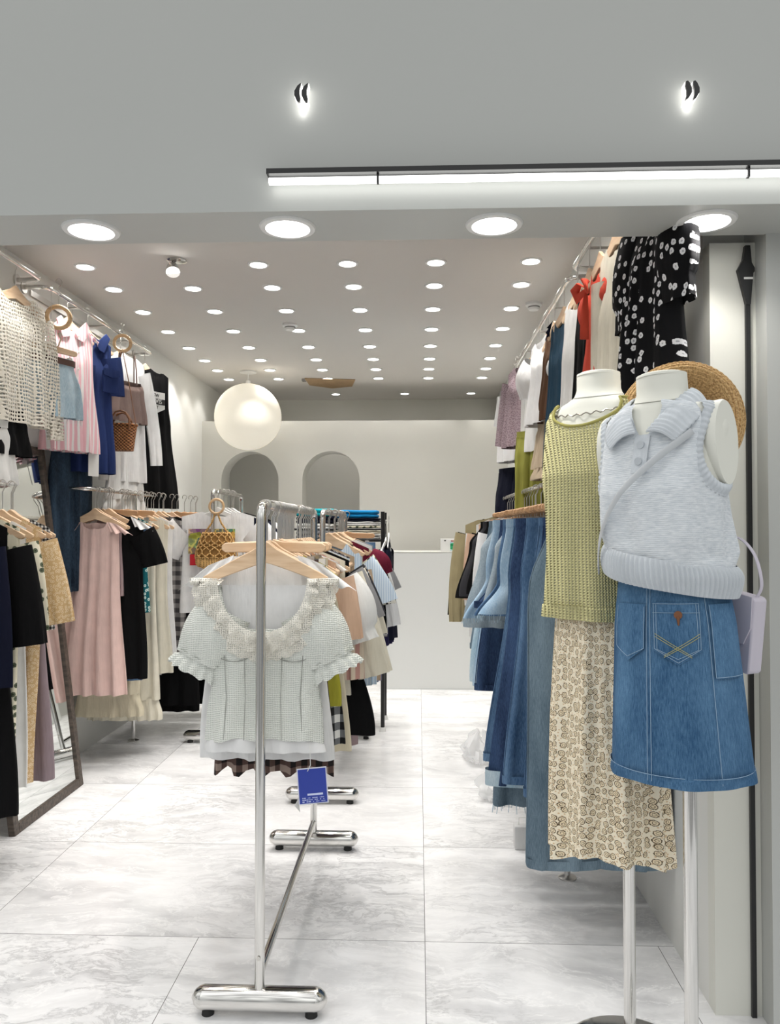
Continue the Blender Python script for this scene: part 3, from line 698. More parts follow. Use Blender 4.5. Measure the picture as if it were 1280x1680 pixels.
# ---- the lace-collared seersucker blouse in front
q=N('seersucker'); o=q.xyz()
wz=q.math('SINE',q.math('MULTIPLY_ADD',o[2],1150.,q.math('MULTIPLY',q.noise(60,2),7.)))
wx=q.math('SINE',q.math('MULTIPLY_ADD',o[0],1250.,q.math('MULTIPLY',q.noise(40,2),5.)))
hh=q.math('ADD',q.math('MULTIPLY',wz,.7),q.math('MULTIPLY',wx,.5))
q.bump(q.math('ADD',hh,q.math('MULTIPLY',q.noise(70,3),1.5)),.45,.002)
q.set(q.mix(q.ramp(q.math('MULTIPLY_ADD',hh,.42,.5),[(.05,0.),(.6,1.)]),L(178,182,176),L(236,238,232)),.92); SEER=q.m
bx,by=X1,2.272; ZB=Z1-.208
t=thing('blouse','pale seersucker blouse with tiered lace collar hanging foremost on the chrome rack','blouse',(bx,by,ZB))
Wb=.155; nk=(.13,.155,.035)
zt=neckline(nk[0],nk[1],nk[2],.035,Wb)
bp=[(0,Wb,.010),(.08,Wb,.020),(.30,.166,.030),(.49,.152,.026),(.60,.158,.028),(.85,.172,.03),(1,.176,.034)]
cloth(MB(),bp,zt,lambda u:-.475-.012*u*u,amp=.006,kf=3.4,seed=5,seg=96,rings=56,hemwave=.004).build('body',SEER,t,ang=0)
cloth(MB(),[(0,.13,.02),(1,.180,.026)],lambda x,f:-.40,-.515,amp=.006,kf=4,seed=8,rings=8).build('underskirt',F['wht2'],t,ang=0)
MB().grid([[(x,.008-.006*(x/.14)**2,z) for x in [(-.13+.26*k/16) for k in range(17)]] for z in [-.030-.02*j for j in range(11)]],False).build('back_lining',F['wht2'],t,ang=0)
m=MB()     # princess seams and the under-bust seam
def bsurf(x,s): 
    w,d=lerp_prof(bp,s); u=max(-1,min(1,x/w)); return -(d*(1-u*u)**.3)-.0045
def bz(x,s): z0=zt(min(Wb,max(-Wb,x)),True); return z0+(-.475-z0)*s
seam=plain('grey_stitching',L(150,152,146),.9)
for xx in (-.115,-.055,.055,.115):
    m.tube([(xx*(1-.12*(.5-abs(k/14-.5))),bsurf(xx,.46+.53*k/14)-.002,-.232-.243*k/14) for k in range(15)],.0011,5)
for s in(-1,1):
    m.tube([(s*(.012+.148*k/14),bsurf(s*(.012+.148*k/14),.49)-.002,-.222-.026*sin(PI*k/14)-.004*k/14) for k in range(15)],.0013,5)
m.build('seam',seam,t)
for s in(-1,1):
    so=tube_sleeve(MB(),s,Wb-.04,-.10,.170,60,64,.078,.070,.014,seed=31,tk=.42,fold=.007,seg=40,rings=24).build('sleeve',SEER,t,ang=0)
    fr=MB(); rows=[]
    ex=Wb-.04+.170*cos(R(62)); ez=-.10-.170*sin(R(62)); d=(cos(R(64)),-sin(R(64))); nn=(sin(R(64)),cos(R(64)))
    for i in range(7):
        v=i/6; row=[]
        rr0=.073-.012*sin(PI*min(1,v*2.2))+.014*max(0,v-.4)
        for j in range(72):
            a=2*PI*j/72; w=.006*v*sin(15*a); rr=(rr0+w)*cos(a); row.append((s*(ex+d[0]*(.05*v-.008)+nn[0]*rr),(rr0*.42+w)*sin(a),ez+d[1]*(.05*v-.008)+nn[1]*rr+.004*v*sin(11*a)))
        rows.append(row)
    fr.grid(rows).build('cuff_ruffle',SEER,so,ang=0)
for k,(inn,wd) in enumerate(((.0,.030),(.020,.034),(.042,.040))):   # three lace tiers
    rows=[]; n=260
    for i in range(8):
        v=i/7; row=[]
        for j in range(n):
            a=PI*j/(n-1)*1.0; a2=a*1.16-.08*PI
            cx,cz=cos(a2),-sin(a2)
            x=nk[0]*cx; z=nk[1]*cz-.006 if cz<0 else nk[2]*0+(-.035*abs(x)/Wb)+.0
            if cz>=0: z=-.035*nk[0]/Wb+.012*cz
            dx,dz=(cx/nk[0],cz/nk[1]) if cz<0 else (cx/nk[0],cz/nk[1]*.3); l=math.hypot(dx,dz); dx/=l; dz/=l
            r=inn+v*wd+(.0075*abs(sin(a2*20+k)) if i==7 else .003*abs(sin(a2*20+k)) if i==6 else 0)
            ruf=.0052*v*sin(a2*20+k*2)+.0012*sin(a2*47+k)*v
            wr_=1-min(1,max(0,cz/.24))**1.5
            row.append((x+dx*r+.0012*v*sin(a2*31+k),.012*(1-wr_)+wr_*(-.032-.0105*(2-k)-.006*(1-abs(x)/nk[0])*1+ruf-.004*sin(PI*v)+(.03*max(0,(abs(x+dx*r)/.175)-.75))),z+dz*r*(wr_ if cz>0 else 1)+.012*(1-wr_)))
        rows.append(row)
    MB().grid(rows,False).build('lace_collar',F['lace'],t,ang=0)
hanger('wood',(bx,by,Z1),R(1),'pale wood hanger foremost on the rack, inside the lace-collar blouse neckline')
# blue card tag hanging from the blouse
tg=thing('hang_tag','bright blue square swing tag dangling below the lace-collared blouse','tag',P(513,1289,2.245)); tg.rotation_euler=(0,R(-4),R(6))
tw,th=.080,.098
MB().box((0,0,0),(tw+.006,.0016,th+.006)).build('card_edge',plain('tag_white',(.75,.76,.85),.5),tg,False)
bc=MB().box((0,-.0014,0),(tw,.0012,th)).build('card_front',plain('tag_blue',L(40,62,160),.35),tg,False)
ink=plain('tag_ink',L(205,215,245),.5)
MB().box((.006,-.0024,-.024),(tw*.56,.0006,.0055)).build('white_bar',ink,tg,False)
m=MB(); rr=random.Random(3)
for row in range(3):
    x=-tw*.40
    while x<tw*.38:
        w=rr.uniform(.002,.0065); m.box((x+w/2,-.0023,-.0335-row*.0055),(w,.0005,rr.uniform(.0012,.0026))); x+=w+rr.choice((.0012,.0012,.006))
m.build('small_print',ink,tg,False)
MB().tube([(-.012,-.003,th*.44),(-.002,-.004,th*.5+.012),(.0,-.002,.125)],.0011,6).build('tag_string',WHITEP,tg)
m=MB(); m.tube([(-.036,.0,-.02),(-.05,.006,-.05),(-.042,.01,-.075)],[.002,.012,.001],8,flat=.12); m.build('paper_label',WHITEP,tg)
# ---------------------------------------------------------------- second rack
RN='second chrome rack'
hang((X2,Z2),[
 (3.97,'top','shirt','shirt','blue and white striped shirt with wide sleeves','bstripe',dict(W=.225,Ln=.60,sleeve=S(.22,35,60,.09,.085),sd=.10,dx=.02)),
 (4.03,'top','blouse','blouse','white blouse with small dark flowers','floralw',dict(W=.225,Ln=.58,sleeve=S(.2,38,60),sd=.09,dx=.02)),
 (4.09,'top','top','top','burgundy ruched knit top','burg',dict(W=.235,Ln=.5,sleeve=S(.12,20,60,.07,.06,.02),sd=.08,dx=.04)),
 (4.15,'top','dress','dress','black speckled cream dress','leopard',dict(W=.235,Ln=.63,hem=.30,sleeve=S(.24,48,74,.08,.09),sd=.09,dx=.03)),
 (4.21,'top','blouse','blouse','white linen blouse with flared hem','white',dict(W=.235,Ln=.66,hem=.31,sleeve=S(.2,40,66),dx=.03)),
 (4.27,'top','coat','coat','long black buttoned coat','black',dict(W=.23,Ln=.82,hem=.26,sleeve=LS(.42,60,84),dx=.02)),
 (4.33,'top','cardigan','cardigan','white long-sleeved cardigan with dark button','wht2',dict(W=.24,Ln=.55,sleeve=LS(.40,52,72,.08,.05),dx=.04,buttons=(1,.1,BUT))),
 (4.40,'top','top','top','grey short-sleeved knit top','grey',dict(W=.24,Ln=.5,sleeve=S(.22,44,60),dx=.04)),
 (4.46,'top','shirt','shirt','white poplin shirt with long tails','wht2',dict(W=.235,Ln=.76,hem=.30,sleeve=LS(.44),dx=.04)),
 (4.52,'top','dress','dress','lilac cotton dress','lilac',dict(W=.22,Ln=.86,hem=.30,dx=.04)),
 (4.58,'pants','jeans','jeans','mid blue denim jeans','dblue',dict(Ln=.82,hip=.22,leg=.13,dx=.06)),
 (4.64,'top','blouse','blouse','beige striped blouse','gstripe',dict(W=.225,Ln=.55,sleeve=S(.2))),
 (4.70,'top','t_shirt','t-shirt','plain white t-shirt','white',dict(W=.225,Ln=.56,sleeve=S(.2))),
 (4.76,'top','top','top','grey plaid overshirt','gplaid',dict(W=.225,Ln=.6,sleeve=LS())),
 (4.82,'top','dress','dress','dark teal dress','teal',dict(W=.22,Ln=.8,hem=.27)),
 (4.88,'top','blouse','blouse','peach cotton blouse','peach',dict(W=.22,Ln=.55,sleeve=S(.2))),
 (4.94,'top','shirt','shirt','khaki twill shirt','khaki',dict(W=.22,Ln=.62,sleeve=LS())),
 (5.0,'top','t_shirt','t-shirt','charcoal twill top','dgrey',dict(W=.22,Ln=.56,sleeve=S(.2))),
],RN,ws=.77,steep=16,jit=4)
# ---------------------------------------------------------------- black shelf rack: folded clothes and the navy jacket
def folded(loc,w,d,h,mat,lab,folds=3,seed=1):
    t=thing('folded_garment',lab,'folded clothes',loc); rr=random.Random(seed)
    for k in range(folds):
        hz=h/folds; rows=[]; nseg=44
        for i in range(9):
            v=i/8; z=hz*k+hz*(.5-.5*cos(PI*v)); ex=.012*sin(PI*v)
            row=[]
            for j in range(nseg):
                a=2*PI*j/nseg; c,s=cos(a),sin(a)
                x=math.copysign(abs(c)**.35,c)*(w/2-.01+ex+.004*sin(3*a+k)); y=math.copysign(abs(s)**.35,s)*(d/2-.01+ex)
                row.append((x,y,z+.006*sin(5*x/w*3+seed+k)*min(1,k+v)*.5))
            rows.append(row)
        m=MB(); b=m.grid(rows).b; c0=len(m.v)
        m.v.append((0,0,rows[0][0][2])); m.v.append((0,0,sum(p[2] for p in rows[-1])/nseg+.004))
        for j in range(nseg):
            k2=(j+1)%nseg; m.f.append((b+k2,b+j,c0)); m.f.append((b+8*nseg+j,b+8*nseg+k2,c0+1))
        m.build('fold',mat,t,ang=0)
    return t
SX=xr-.31; SY=5.43; z=SHZ[0]
for k,(h,mk,lab,dx,w) in enumerate(((.035,'white','folded white shirt at the bottom of the stack on the black shelf',.13,.30),(.03,'ivory','folded ivory top second from the bottom of the black shelf stack',.125,.31),(.028,'floralw','folded flower-print blouse in the middle of the black shelf stack',.135,.29),(.03,'wht2','folded bright white shirt under the dark garment on the black shelf',.13,.30),(.025,'navy','folded dark navy garment beneath the azure one on the black shelf',.13,.31),(.052,'azure','folded azure blue garment topmost of the right black shelf stack',.125,.29))):
    folded((SX+dx,SY,z),w,.27,h,F[mk],lab,2,k); z+=h
z=SHZ[0]
for k,(h,mk,lab) in enumerate(((.06,'grey','folded grey garment at the bottom of the left black shelf stack'),(.05,'white','folded white garment below the dark one in the left shelf stack'),(.05,'navy','folded dark garment below the aqua one in the left shelf stack'),(.05,'aqua','crumpled aqua garment topmost of the left black shelf stack'))):
    folded((SX-.165,SY,z),.27,.27,h,F[mk],lab,2,k+9); z+=h
hp=Vector((xr+.02,5.60,1.47))
ja=top('jacket','long navy jacket hanging at the right end of the black shelf rack','jacket',F['navy'],(xr+.035,5.43,1.45),R(90),W=.17,Ln=.72,hem=.19,sleeve=LS(.40,66,86,.075,.05),depth=.03)
hanger('slim',(xr+.035,5.43,1.45),R(90),'white hanger under the navy jacket at the black shelf rack end')
card(ja,.06,.02,-.03,.04,.05,TAG,rz=R(20))
dr=top('dress','dark violet-navy dress hanging below the jacket at the shelf rack end','dress',fabric('violet_navy',L(30,26,66)),(xr+.02,5.31,1.42),R(82),W=.13,Ln=.72,hem=.17,depth=.02)
hanger('slim',(xr+.02,5.31,1.42),R(82),'white hanger under the violet-navy dress beside the black shelf rack')
# ---------------------------------------------------------------- rear left rack with the graphic tee
RN='rear left chrome rack'
hang((X3,Z3),[
 (5.00,'top','t_shirt','t-shirt','white oversized tee with a coloured print','wht2',dict(W=.235,Ln=.68,hem=.24,sleeve=S(.20,42,66,.10,.10),sd=.055,hk='slim',rz=3,dx=.02,neck=(.09,.05,.02))),
 (5.07,'top','t_shirt','t-shirt','deep navy oversized tee','navy',dict(W=.25,Ln=.66,sleeve=S(.22,45,66,.10,.10),hk='slim',dx=.04)),
 (5.14,'top','t_shirt','t-shirt','white raglan tee with dark cuffs','white',dict(W=.26,Ln=.62,sleeve=S(.22,42,60,.10,.10),hk='slim',dx=.05)),
 (5.21,'top','t_shirt','t-shirt','black oversized tee','black',dict(W=.27,Ln=.66,sleeve=S(.24,44,62,.10,.10),hk='slim',dx=.06)),
 (5.28,'top','dress','dress','lilac long dress','lilac',dict(W=.22,Ln=.95,hem=.27,hk='slim',dx=.05)),
 (5.35,'top','shirt','shirt','plum dark shirt','burg',dict(W=.22,Ln=.7,sleeve=LS(),hk='slim',dx=.04)),
],RN,jit=3)
tee=LAST['white oversized tee with a coloured print']
qn=N('tee_print'); nn_=qn.n('ShaderNodeTexVoronoi',i_Vector=qn.co,i_Scale=16).outputs['Color']
qn.set(qn.mix(.25,qn.ramp(qn.noise(14,2),[(0,L(60,72,40)),(.42,L(120,130,60)),(.5,L(210,200,90)),(.56,L(60,110,50)),(.66,L(190,170,120))],True),nn_),.8)
MB().box((-.03,-.043,-.215),(.30,.003,.16)).build('print',qn.m,tee,False)
MB().box((-.06,-.043,-.335),(.22,.003,.07)).build('print_band',plain('print_red',L(196,30,44),.8),tee,False)
# knotted net bag on the rack's front post
t=thing('net_bag','tan knotted macrame bag with ring handle hanging before the graphic tee','bag',P(355,915,4.86))
BAGM=knit('jute_cord',L(224,178,112),500,400,0,.8,.5); bw,bh,bd=.125,.235,.05
rows=[]
for i in range(13):
    v=i/12; w=(.085+.05*sin(PI*min(1,v*1.1)*.62)); w=w if v<.86 else w*(1-.5*((v-.86)/.14)**2)
    rows.append([(w*cos(2*PI*j/32),bd*sin(2*PI*j/32)*(.6+.5*v),.16-v*.235) for j in range(32)])
MB().grid(rows[8:]).build('base',BAGM,t,ang=0)
MB().grid([[(p[0]*.94,p[1]*.9,p[2]) for p in r] for r in rows[:9]]).build('lining',fabric('jute_lining',L(176,132,78)),t,ang=0)
m=MB()
def bagp(a,v):
    i=min(11,int(v*12)); f=v*12-i; A=rows[i]; 
    w=A[0][0]*(1-f)+rows[i+1][0][0]*f
    return (w*1.01*cos(a),bd*sin(a)*(.6+.5*v)*1.04,.16-v*.235)
for k in range(14):
    for sg in(-1,1):
        a0=2*PI*k/14; m.tube([bagp(a0+sg*(.45*sin(v*PI*2.0/.7)),v) for v in [x*.70/16 for x in range(17)]],.0042,7)
m.build('knotted_cords',BAGM,t,ang=0)
RING=wood('ring_wood',L(222,190,150),L(196,160,116),9)
def ring(mb,c,r,rt,ax=(1,0,0),n=36):
    pts=[(c[0]+r*cos(2*PI*k/n)*ax[0],c[1]+r*cos(2*PI*k/n)*ax[1],c[2]+r*sin(2*PI*k/n)) for k in range(n+1)]
    return mb.tube(pts,rt,12,cap=False)
ring(MB(),(.0,-.0,.325),.045,.008).build('ring_handle',RING,t)
m=MB()
for s in(-1,1): m.tube([(s*.075,0,.155),(s*.03,0,.22),(s*.006,0,.285)],.006,8)
m.build('strap',BAGM,t)
MB().tube([(0,0,.372),(0,.02,.40),(0,.06,Z3-t.location.z+.006),(.0,.10,Z3-t.location.z+.012),(0,.10,Z3-t.location.z+.0)],.002,6).build('hook',CHROME,t)
# ---------------------------------------------------------------- lower left rail
RN='lower left wall rail'
hang((-1.85,ZL),[
 (4.395,'top','top','top','plain rose vest top','rose',dict(W=.15,Ln=.5,depth=.012)),
 (4.465,'top','top','top','plain white vest top','white',dict(W=.15,Ln=.5,depth=.012)),
 (4.535,'top','top','top','plain cream vest top','cream',dict(W=.15,Ln=.5,depth=.012)),
 (4.605,'top','top','top','plain black vest top','black',dict(W=.15,Ln=.5,depth=.012)),
 (4.675,'top','top','top','plain beige vest top','beige',dict(W=.15,Ln=.5,depth=.012,dx=.03)),
 (4.725,'top','top','top','plain sand vest top','sand',dict(W=.15,Ln=.5,depth=.012,dx=.03)),
 (4.795,'top','top','top','plain grey vest top','grey',dict(W=.15,Ln=.5,depth=.012,dx=.03)),
 (4.875,'top','top','top','plain lilac vest top','lilac',dict(W=.15,Ln=.5,depth=.012,dx=.04)),
 (4.96,'top','top','top','plain taupe vest top','taupe',dict(W=.15,Ln=.5,depth=.012,dx=.05)),
 (5.045,'top','top','top','plain peach vest top','peach',dict(W=.15,Ln=.5,depth=.012,dx=.06)),
 (5.13,'top','top','top','plain navy vest top','navy',dict(W=.15,Ln=.5,depth=.012,dx=.07)),
 (4.355,'top','dress','dress','long pink chiffon dress with ruffled cap sleeves','pink',dict(W=.145,Ln=1.0,hem=.205,neck=(.07,.055,.02),sd=.03,depth=.02,amp=.026,kf=5,frill=.08,hk='wood',rz=2,chest=.14,z0=-.17)),
 (4.57,'skirt','skirt','skirt','long cream tiered skirt','cream',dict(waist=.16,hem=.20,Ln=1.02,tier=.13,z0=-.19,dx=.0)),
 (4.43,'top','dress','dress','dark navy dress with white frill collar','black',dict(W=.17,Ln=.98,hem=.20,frill=.085,fmat=F['wht2'],sleeve=S(.20,50,74,.085,.075),dx=.05)),
 (4.50,'top','dress','dress','blue denim buttoned dress','dblue',dict(W=.165,Ln=1.0,hem=.18,sleeve=S(.12),dx=.03,buttons=(6,.12,BUTW))),
 (4.64,'top','dress','dress','teal flowered long dress','tealfl',dict(W=.165,Ln=.62,hem=.18,dx=.05)),
 (4.69,'skirt','skirt','skirt','ivory frilled long skirt','ivory',dict(waist=.16,hem=.22,Ln=1.08,tier=.12,z0=-.19,dx=.06)),
 (4.76,'top','dress','dress','blue and white flowered sleeveless dress','bluefl',dict(W=.16,Ln=1.0,hem=.18,dx=.05)),
 (4.83,'top','dress','dress','ivory linen sleeveless dress','ivory',dict(W=.19,Ln=1.02,hem=.225,dx=.09,waist=(.42,.175))),
 (4.92,'top','dress','dress','long white linen dress','wht2',dict(W=.19,Ln=.98,hem=.22,dx=.09)),
 (5.00,'top','dress','dress','grey plaid shirt dress','gplaid',dict(W=.20,Ln=.95,hem=.22,sleeve=S(.2),dx=.10)),
 (5.09,'top','dress','dress','black dress with white rosette buttons','black',dict(W=.21,Ln=1.28,hem=.26,sleeve=S(.22,42,66,.10,.09),dx=.12)),
 (5.17,'top','dress','dress','black long evening dress','black',dict(W=.20,Ln=1.34,hem=.27,dx=.12)),
 (5.25,'top','shirt','shirt','pink and white striped long shirt','pstripe',dict(W=.21,Ln=.86,sleeve=LS(.5,66,84),dx=.10)),
 (5.33,'top','dress','dress','plain white shirt dress','white',dict(W=.20,Ln=.95,dx=.13)),
 (5.41,'pants','trousers','trousers','wide black trousers','black',dict(Ln=1.28,hip=.24,leg=.15,dx=.14)),
 (5.49,'pants','trousers','trousers','rose grey pleated trousers','rose',dict(Ln=.95,hip=.21,leg=.12,dx=.17)),
 (5.57,'pants','trousers','trousers','beige wide trousers','beige',dict(Ln=.98,hip=.21,leg=.12,dx=.19)),
 (5.66,'pants','trousers','trousers','straight black trousers at the rear','black',dict(Ln=1.28,hip=.24,leg=.14,dx=.20)),
 (5.74,'skirt','skirt','skirt','dark charcoal long skirt','dgrey',dict(waist=.17,hem=.26,Ln=1.25,dx=.18)),
],RN,ws=.93,steep=8,jit=4)
rb=LAST['black dress with white rosette buttons']
for (x,z) in ((.03,-.245),(.105,-.235)):
    m=MB()
    for k in range(3):
        ring(m,(x,-.034-.003*k,z),.026-.009*k,.006-.001*k,n=20)
    m.tube([(x,-.03,z),(x,-.045,z)],.006,8)
    m.build('rosette',F['wht2'],rb)
for nm,x,z in (('ivory linen sleeveless dress',.02,-1.0),('long white linen dress',.10,-.95),('black long evening dress',.17,-.78),('black dress with white rosette buttons',.14,-.86)):
    card(LAST[nm],x,-.06,z-.05,.05,.085,TAG,string=(x,-.04,z+.1))
# ---------------------------------------------------------------- rail at the left edge
RN='left edge rail'
hang((-1.78,ZN),[
 (2.62,'top','coat','coat','dark denim long jacket','ddark',dict(W=.215,Ln=.80,hem=.23,sleeve=LS(.52,64,84,.10,.07))),
 (2.70,'top','shirt','shirt','bright white shirt','wht2',dict(W=.215,Ln=.70,sleeve=LS(.40))),
 (2.78,'top','coat','coat','deep navy coat with long sleeves','navy',dict(W=.235,Ln=1.0,hem=.25,sleeve=LS(.50,62,80,.10,.08),dx=.02)),
 (2.87,'top','dress','dress','long black dress with wide sleeves','black',dict(W=.235,Ln=1.15,hem=.30,sleeve=S(.36,52,72,.11,.10),dx=.02)),
  (3.02,'top','dress','dress','ivory dress with dark sprigs','floralw',dict(W=.235,Ln=1.18,hem=.21,sleeve=S(.34,54,72,.09,.075),dx=.03)),
 (3.09,'top','dress','dress','white long linen dress','wht2',dict(W=.22,Ln=1.12,hem=.24,dx=.03)),
 (3.15,'top','dress','dress','tan flowered dress with sleeves','tanfl',dict(W=.24,Ln=1.12,hem=.21,sleeve=S(.34,52,70,.08,.07),dx=.05)),
 (3.22,'top','blouse','blouse','black and white checked blouse','mgingham',dict(W=.25,Ln=.5,dx=.05)),
 (3.27,'top','dress','dress','mauve long dress with narrow shoulders','mauve',dict(W=.2,Ln=1.15,hem=.26,dx=.03)),
],RN,ws=.70,steep=20,jit=4)
# ---------------------------------------------------------------- upper left wall
def wallhang(side,items,rackname):
    grp='clothes on the '+rackname
    for it in items:
        Y,kind,name,cat,short,mat,kw=it; kw=dict(kw); hk=kw.pop('hk','wood'); ang=kw.pop('ang',78 if side<0 else 84); X=kw.pop('X',-1.935 if side<0 else .70); Z=kw.pop('Z',2.65 if side<0 else 2.55); drop=kw.pop('drop',0); off=kw.pop('off',0)
        rz=R(ang) if side<0 else -R(ang)
        g=KIND[kind](name,'%s hanging on the %s'%(short,rackname),cat,F[mat] if isinstance(mat,str) else mat,(X+off,Y,Z-drop),rz,group=grp,**kw)
        LAST[short]=g
        if hk: hanger(hk,(X,Y,Z) if not drop else (X+off,Y,Z-drop),rz,'%s hanger, %s, %s'%({'wood':'pale wood','warm':'warm wood','slim':'white','clip':'warm wood clip','clipp':'pale wood clip'}[hk],' '.join(short.split()[:6]),rackname),'hangers on the '+rackname)
        if drop:
            MB().tube([(-.0,0,drop-.02),(0,0,-.012)],.0012,6).build('hanging_wire',STEEL,g).location=(0,0,(.168 if kind!='top' else .098))
UL='upper left wall rail'
wallhang(-1,[
 (3.62,'top','sweater','sweater','ivory openwork sweater with long sleeves','sweater',dict(W=.21,Ln=.66,hem=.235,sleeve=LS(.60,72,87,.07,.05),neck=(.10,.075,.03),depth=.03,sd=.06)),
 (3.50,'skirt','skirt','skirt','short black skirt under the openwork sweater','black',dict(waist=.19,hem=.24,Ln=.22,hk=None,drop=.54,off=-.055)),
 (3.40,'skirt','skirt','skirt','frayed white skirt below the openwork sweater','white',dict(waist=.19,hem=.22,Ln=.30,hk=None,drop=.60,off=-.07)),
 (3.88,'pants','shorts','shorts','light blue frayed denim shorts','dice',dict(waist=.14,hip=.19,Ln=.31,rise=.2,leg=.10,hk='clipp',drop=.22,off=.05,fray=F['white'],ang=66)),
 (4.17,'top','blouse','blouse','pink and white striped sleeveless blouse','pstripe',dict(W=.155,Ln=.74,hem=.185,frill=.05,collar=True,buttons=(5,.09,BUTW),depth=.03,amp=.024,kf=5,ang=66)),
 (4.31,'pants','jeans','jeans','dark jeans below the pink striped blouse','dnight',dict(waist=.16,hip=.18,Ln=.86,leg=.10,hk=None,drop=.60,off=-.06,amp=.02)),
 (4.43,'top','dress','dress','ink blue short-sleeved utility dress','navyblue',dict(W=.14,Ln=.84,hem=.16,sleeve=S(.22,74,86,.085,.08),collar=True,depth=.04,amp=.022,ang=62)),
 (4.93,'top','cardigan','cardigan','open white cardigan over a camisole','wht2',dict(W=.19,Ln=.86,hem=.21,sleeve=LS(.62,70,87,.07,.055),neck=(.10,.24,.02),depth=.02,ang=70)),
 (4.95,'skirt','skirt','skirt','white frilled skirt below the cardigan','white',dict(waist=.15,hem=.21,Ln=.36,tier=.07,hk=None,drop=.56,off=.03)),
 (5.38,'top','dress','dress','long black tank dress with white print','black',dict(W=.16,Ln=1.02,hem=.27,neck=(.10,.07,.03),depth=.025,ang=62,waist=(.38,.18))),
],UL)
cami=LAST['open white cardigan over a camisole']
c2=top('camisole','taupe satin camisole with thin straps hanging over the white cardigan','camisole',F['taupe'],(-1.88,4.90,2.64),R(66),W=.15,Ln=.47,hem=.17,straps=.20,depth=.022,amp=.012,kf=4)
bd=LAST['long black tank dress with white print']
m=MB(); 
MB().prism([(-.085,-.20),(.085,-.20),(.085,-.315),(.02,-.345),(-.085,-.325)],-.047,-.044).build('print_panel',plain('print_white',(.85,.85,.83),.8),bd,False)
def mesh_text(o):
    bpy.context.view_layer.update(); dg=bpy.context.evaluated_depsgraph_get()
    me=bpy.data.meshes.new_from_object(o.evaluated_get(dg)); n=bpy.data.objects.new(o.name,me); C.objects.link(n); n.parent=o.parent; n.location=o.location; n.rotation_euler=o.rotation_euler
    if not me.materials: me.materials.append(o.data.materials[0])
    nm=o.name; bpy.data.objects.remove(o); n.name=nm; return n
def text(s,loc,size,m_,parent,name='lettering'):
    cu=bpy.data.curves.new(name,'FONT'); cu.body=s; cu.size=size; cu.align_x='CENTER'; cu.align_y='CENTER'; cu.extrude=.0008
    o=bpy.data.objects.new(name,cu); C.objects.link(o); o.parent=parent; o.location=loc; o.rotation_euler=(PI/2,0,0); cu.materials.append(m_); return mesh_text(o)
INK=plain('print_ink',(.03,.03,.03),.8)
MB().box((0,-.048,-.268),(.166,.002,.04)).build('print_bar',INK,bd,False)
text('INVIS',(0,-.0505,-.268),.046,plain('print_white_ink',(.85,.85,.83),.8),bd)
text('ISW',(0,-.0485,-.226),.034,INK,bd); text('CIT',(0,-.0485,-.309),.03,INK,bd)
so=LAST['light blue frayed denim shorts']
MB().grid([[(cos(2*PI*j/40)*.152,math.copysign(abs(sin(2*PI*j/40))**.6,sin(2*PI*j/40))*.022,z) for j in range(40)] for z in(-.004,-.036)]).build('belt',plain('brown_leather',L(84,52,40),.4),so,ang=0)
pk=LAST['ink blue short-sleeved utility dress']
for s in(-1,1):
    MB().box((s*.085,-.062,-.30),(.11,.012,.13)).build('chest_pocket',F['navyblue'],pk,False,bevel=.004)
    MB().prism([(s*.03,-.225),(s*.14,-.225),(s*.142,-.262),(s*.085,-.275),(s*.028,-.262)],-.076,-.068).build('pocket_flap',F['navyblue'],pk,False)
card(LAST['pink and white striped sleeveless blouse'],.17,.0,-.80,.075,.13,TAG,string=(.17,0,-.70))
# wooden ring hangers
t=thing('ring_hanger','pale wooden ring hanging between the openwork sweater and pink blouse','scarf ring',(-1.87,3.93,2.66)); t.rotation_euler=(0,0,R(28))
ring(MB(),(0,0,-.186),.056,.011).build('ring',RING,t)
MB().tube([(0,0,-.13),(0,0,-.03),(.006,0,-.022),(.0145,0,-.008),(.0155,0,.002),(.008,0,.0135),(0,0,.0155),(-.008,0,.0135),(-.0155,0,.002)],.0019,8).build('hook',CHROME,t)
m=MB(); m.tube([(0,0,-.268),(.012,.0,-.30),(-.008,0,-.36),(.0,0,-.45)],.004,8); m.build('cord',fabric('cord_beige',L(206,190,166)),t)
# woven basket bag
bp_=P(189,718,4.72); t=thing('basket_bag','brown woven straw basket bag hanging before the white cardigan','bag',(bp_.x+.03,4.74,bp_.z),R(14))
q=N('woven_straw'); o=q.xyz(); aa=q.math('MULTIPLY',q.math('ARCTAN2',o[1],o[0]),18.)
ck=q.math('MULTIPLY',q.math('SINE',aa),q.math('SINE',q.math('MULTIPLY',o[2],330.)))
q.bump(ck,.9,.006); q.set(q.mix(q.ramp(q.math('MULTIPLY_ADD',ck,.5,.5),[(.25,0.),(.6,1.)]),L(92,52,24),L(176,116,66)),.7); STRAW=q.m
w0,h0=.095,.16
rows=[[((w0*(1.0-.22*v))*math.copysign(abs(cos(2*PI*j/40))**.7,cos(2*PI*j/40)),(.062*(1-.2*v))*math.copysign(abs(sin(2*PI*j/40))**.7,sin(2*PI*j/40)),h0*.5-h0*v) for j in range(40)] for v in [i/14 for i in range(15)]]
m=MB(); b=m.grid(rows).b; m.f.append(tuple(b+14*40+j for j in range(40))); m.build('body',STRAW,t,ang=50)
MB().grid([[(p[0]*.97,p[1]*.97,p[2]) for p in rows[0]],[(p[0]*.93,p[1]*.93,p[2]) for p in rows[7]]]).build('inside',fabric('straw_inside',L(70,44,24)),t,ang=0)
m=MB(); m.tube([rows[0][j%40] for j in range(41)],.006,8,cap=False); m.build('rim',STRAW,t)
LEA=plain('tan_leather',L(120,76,44),.45)
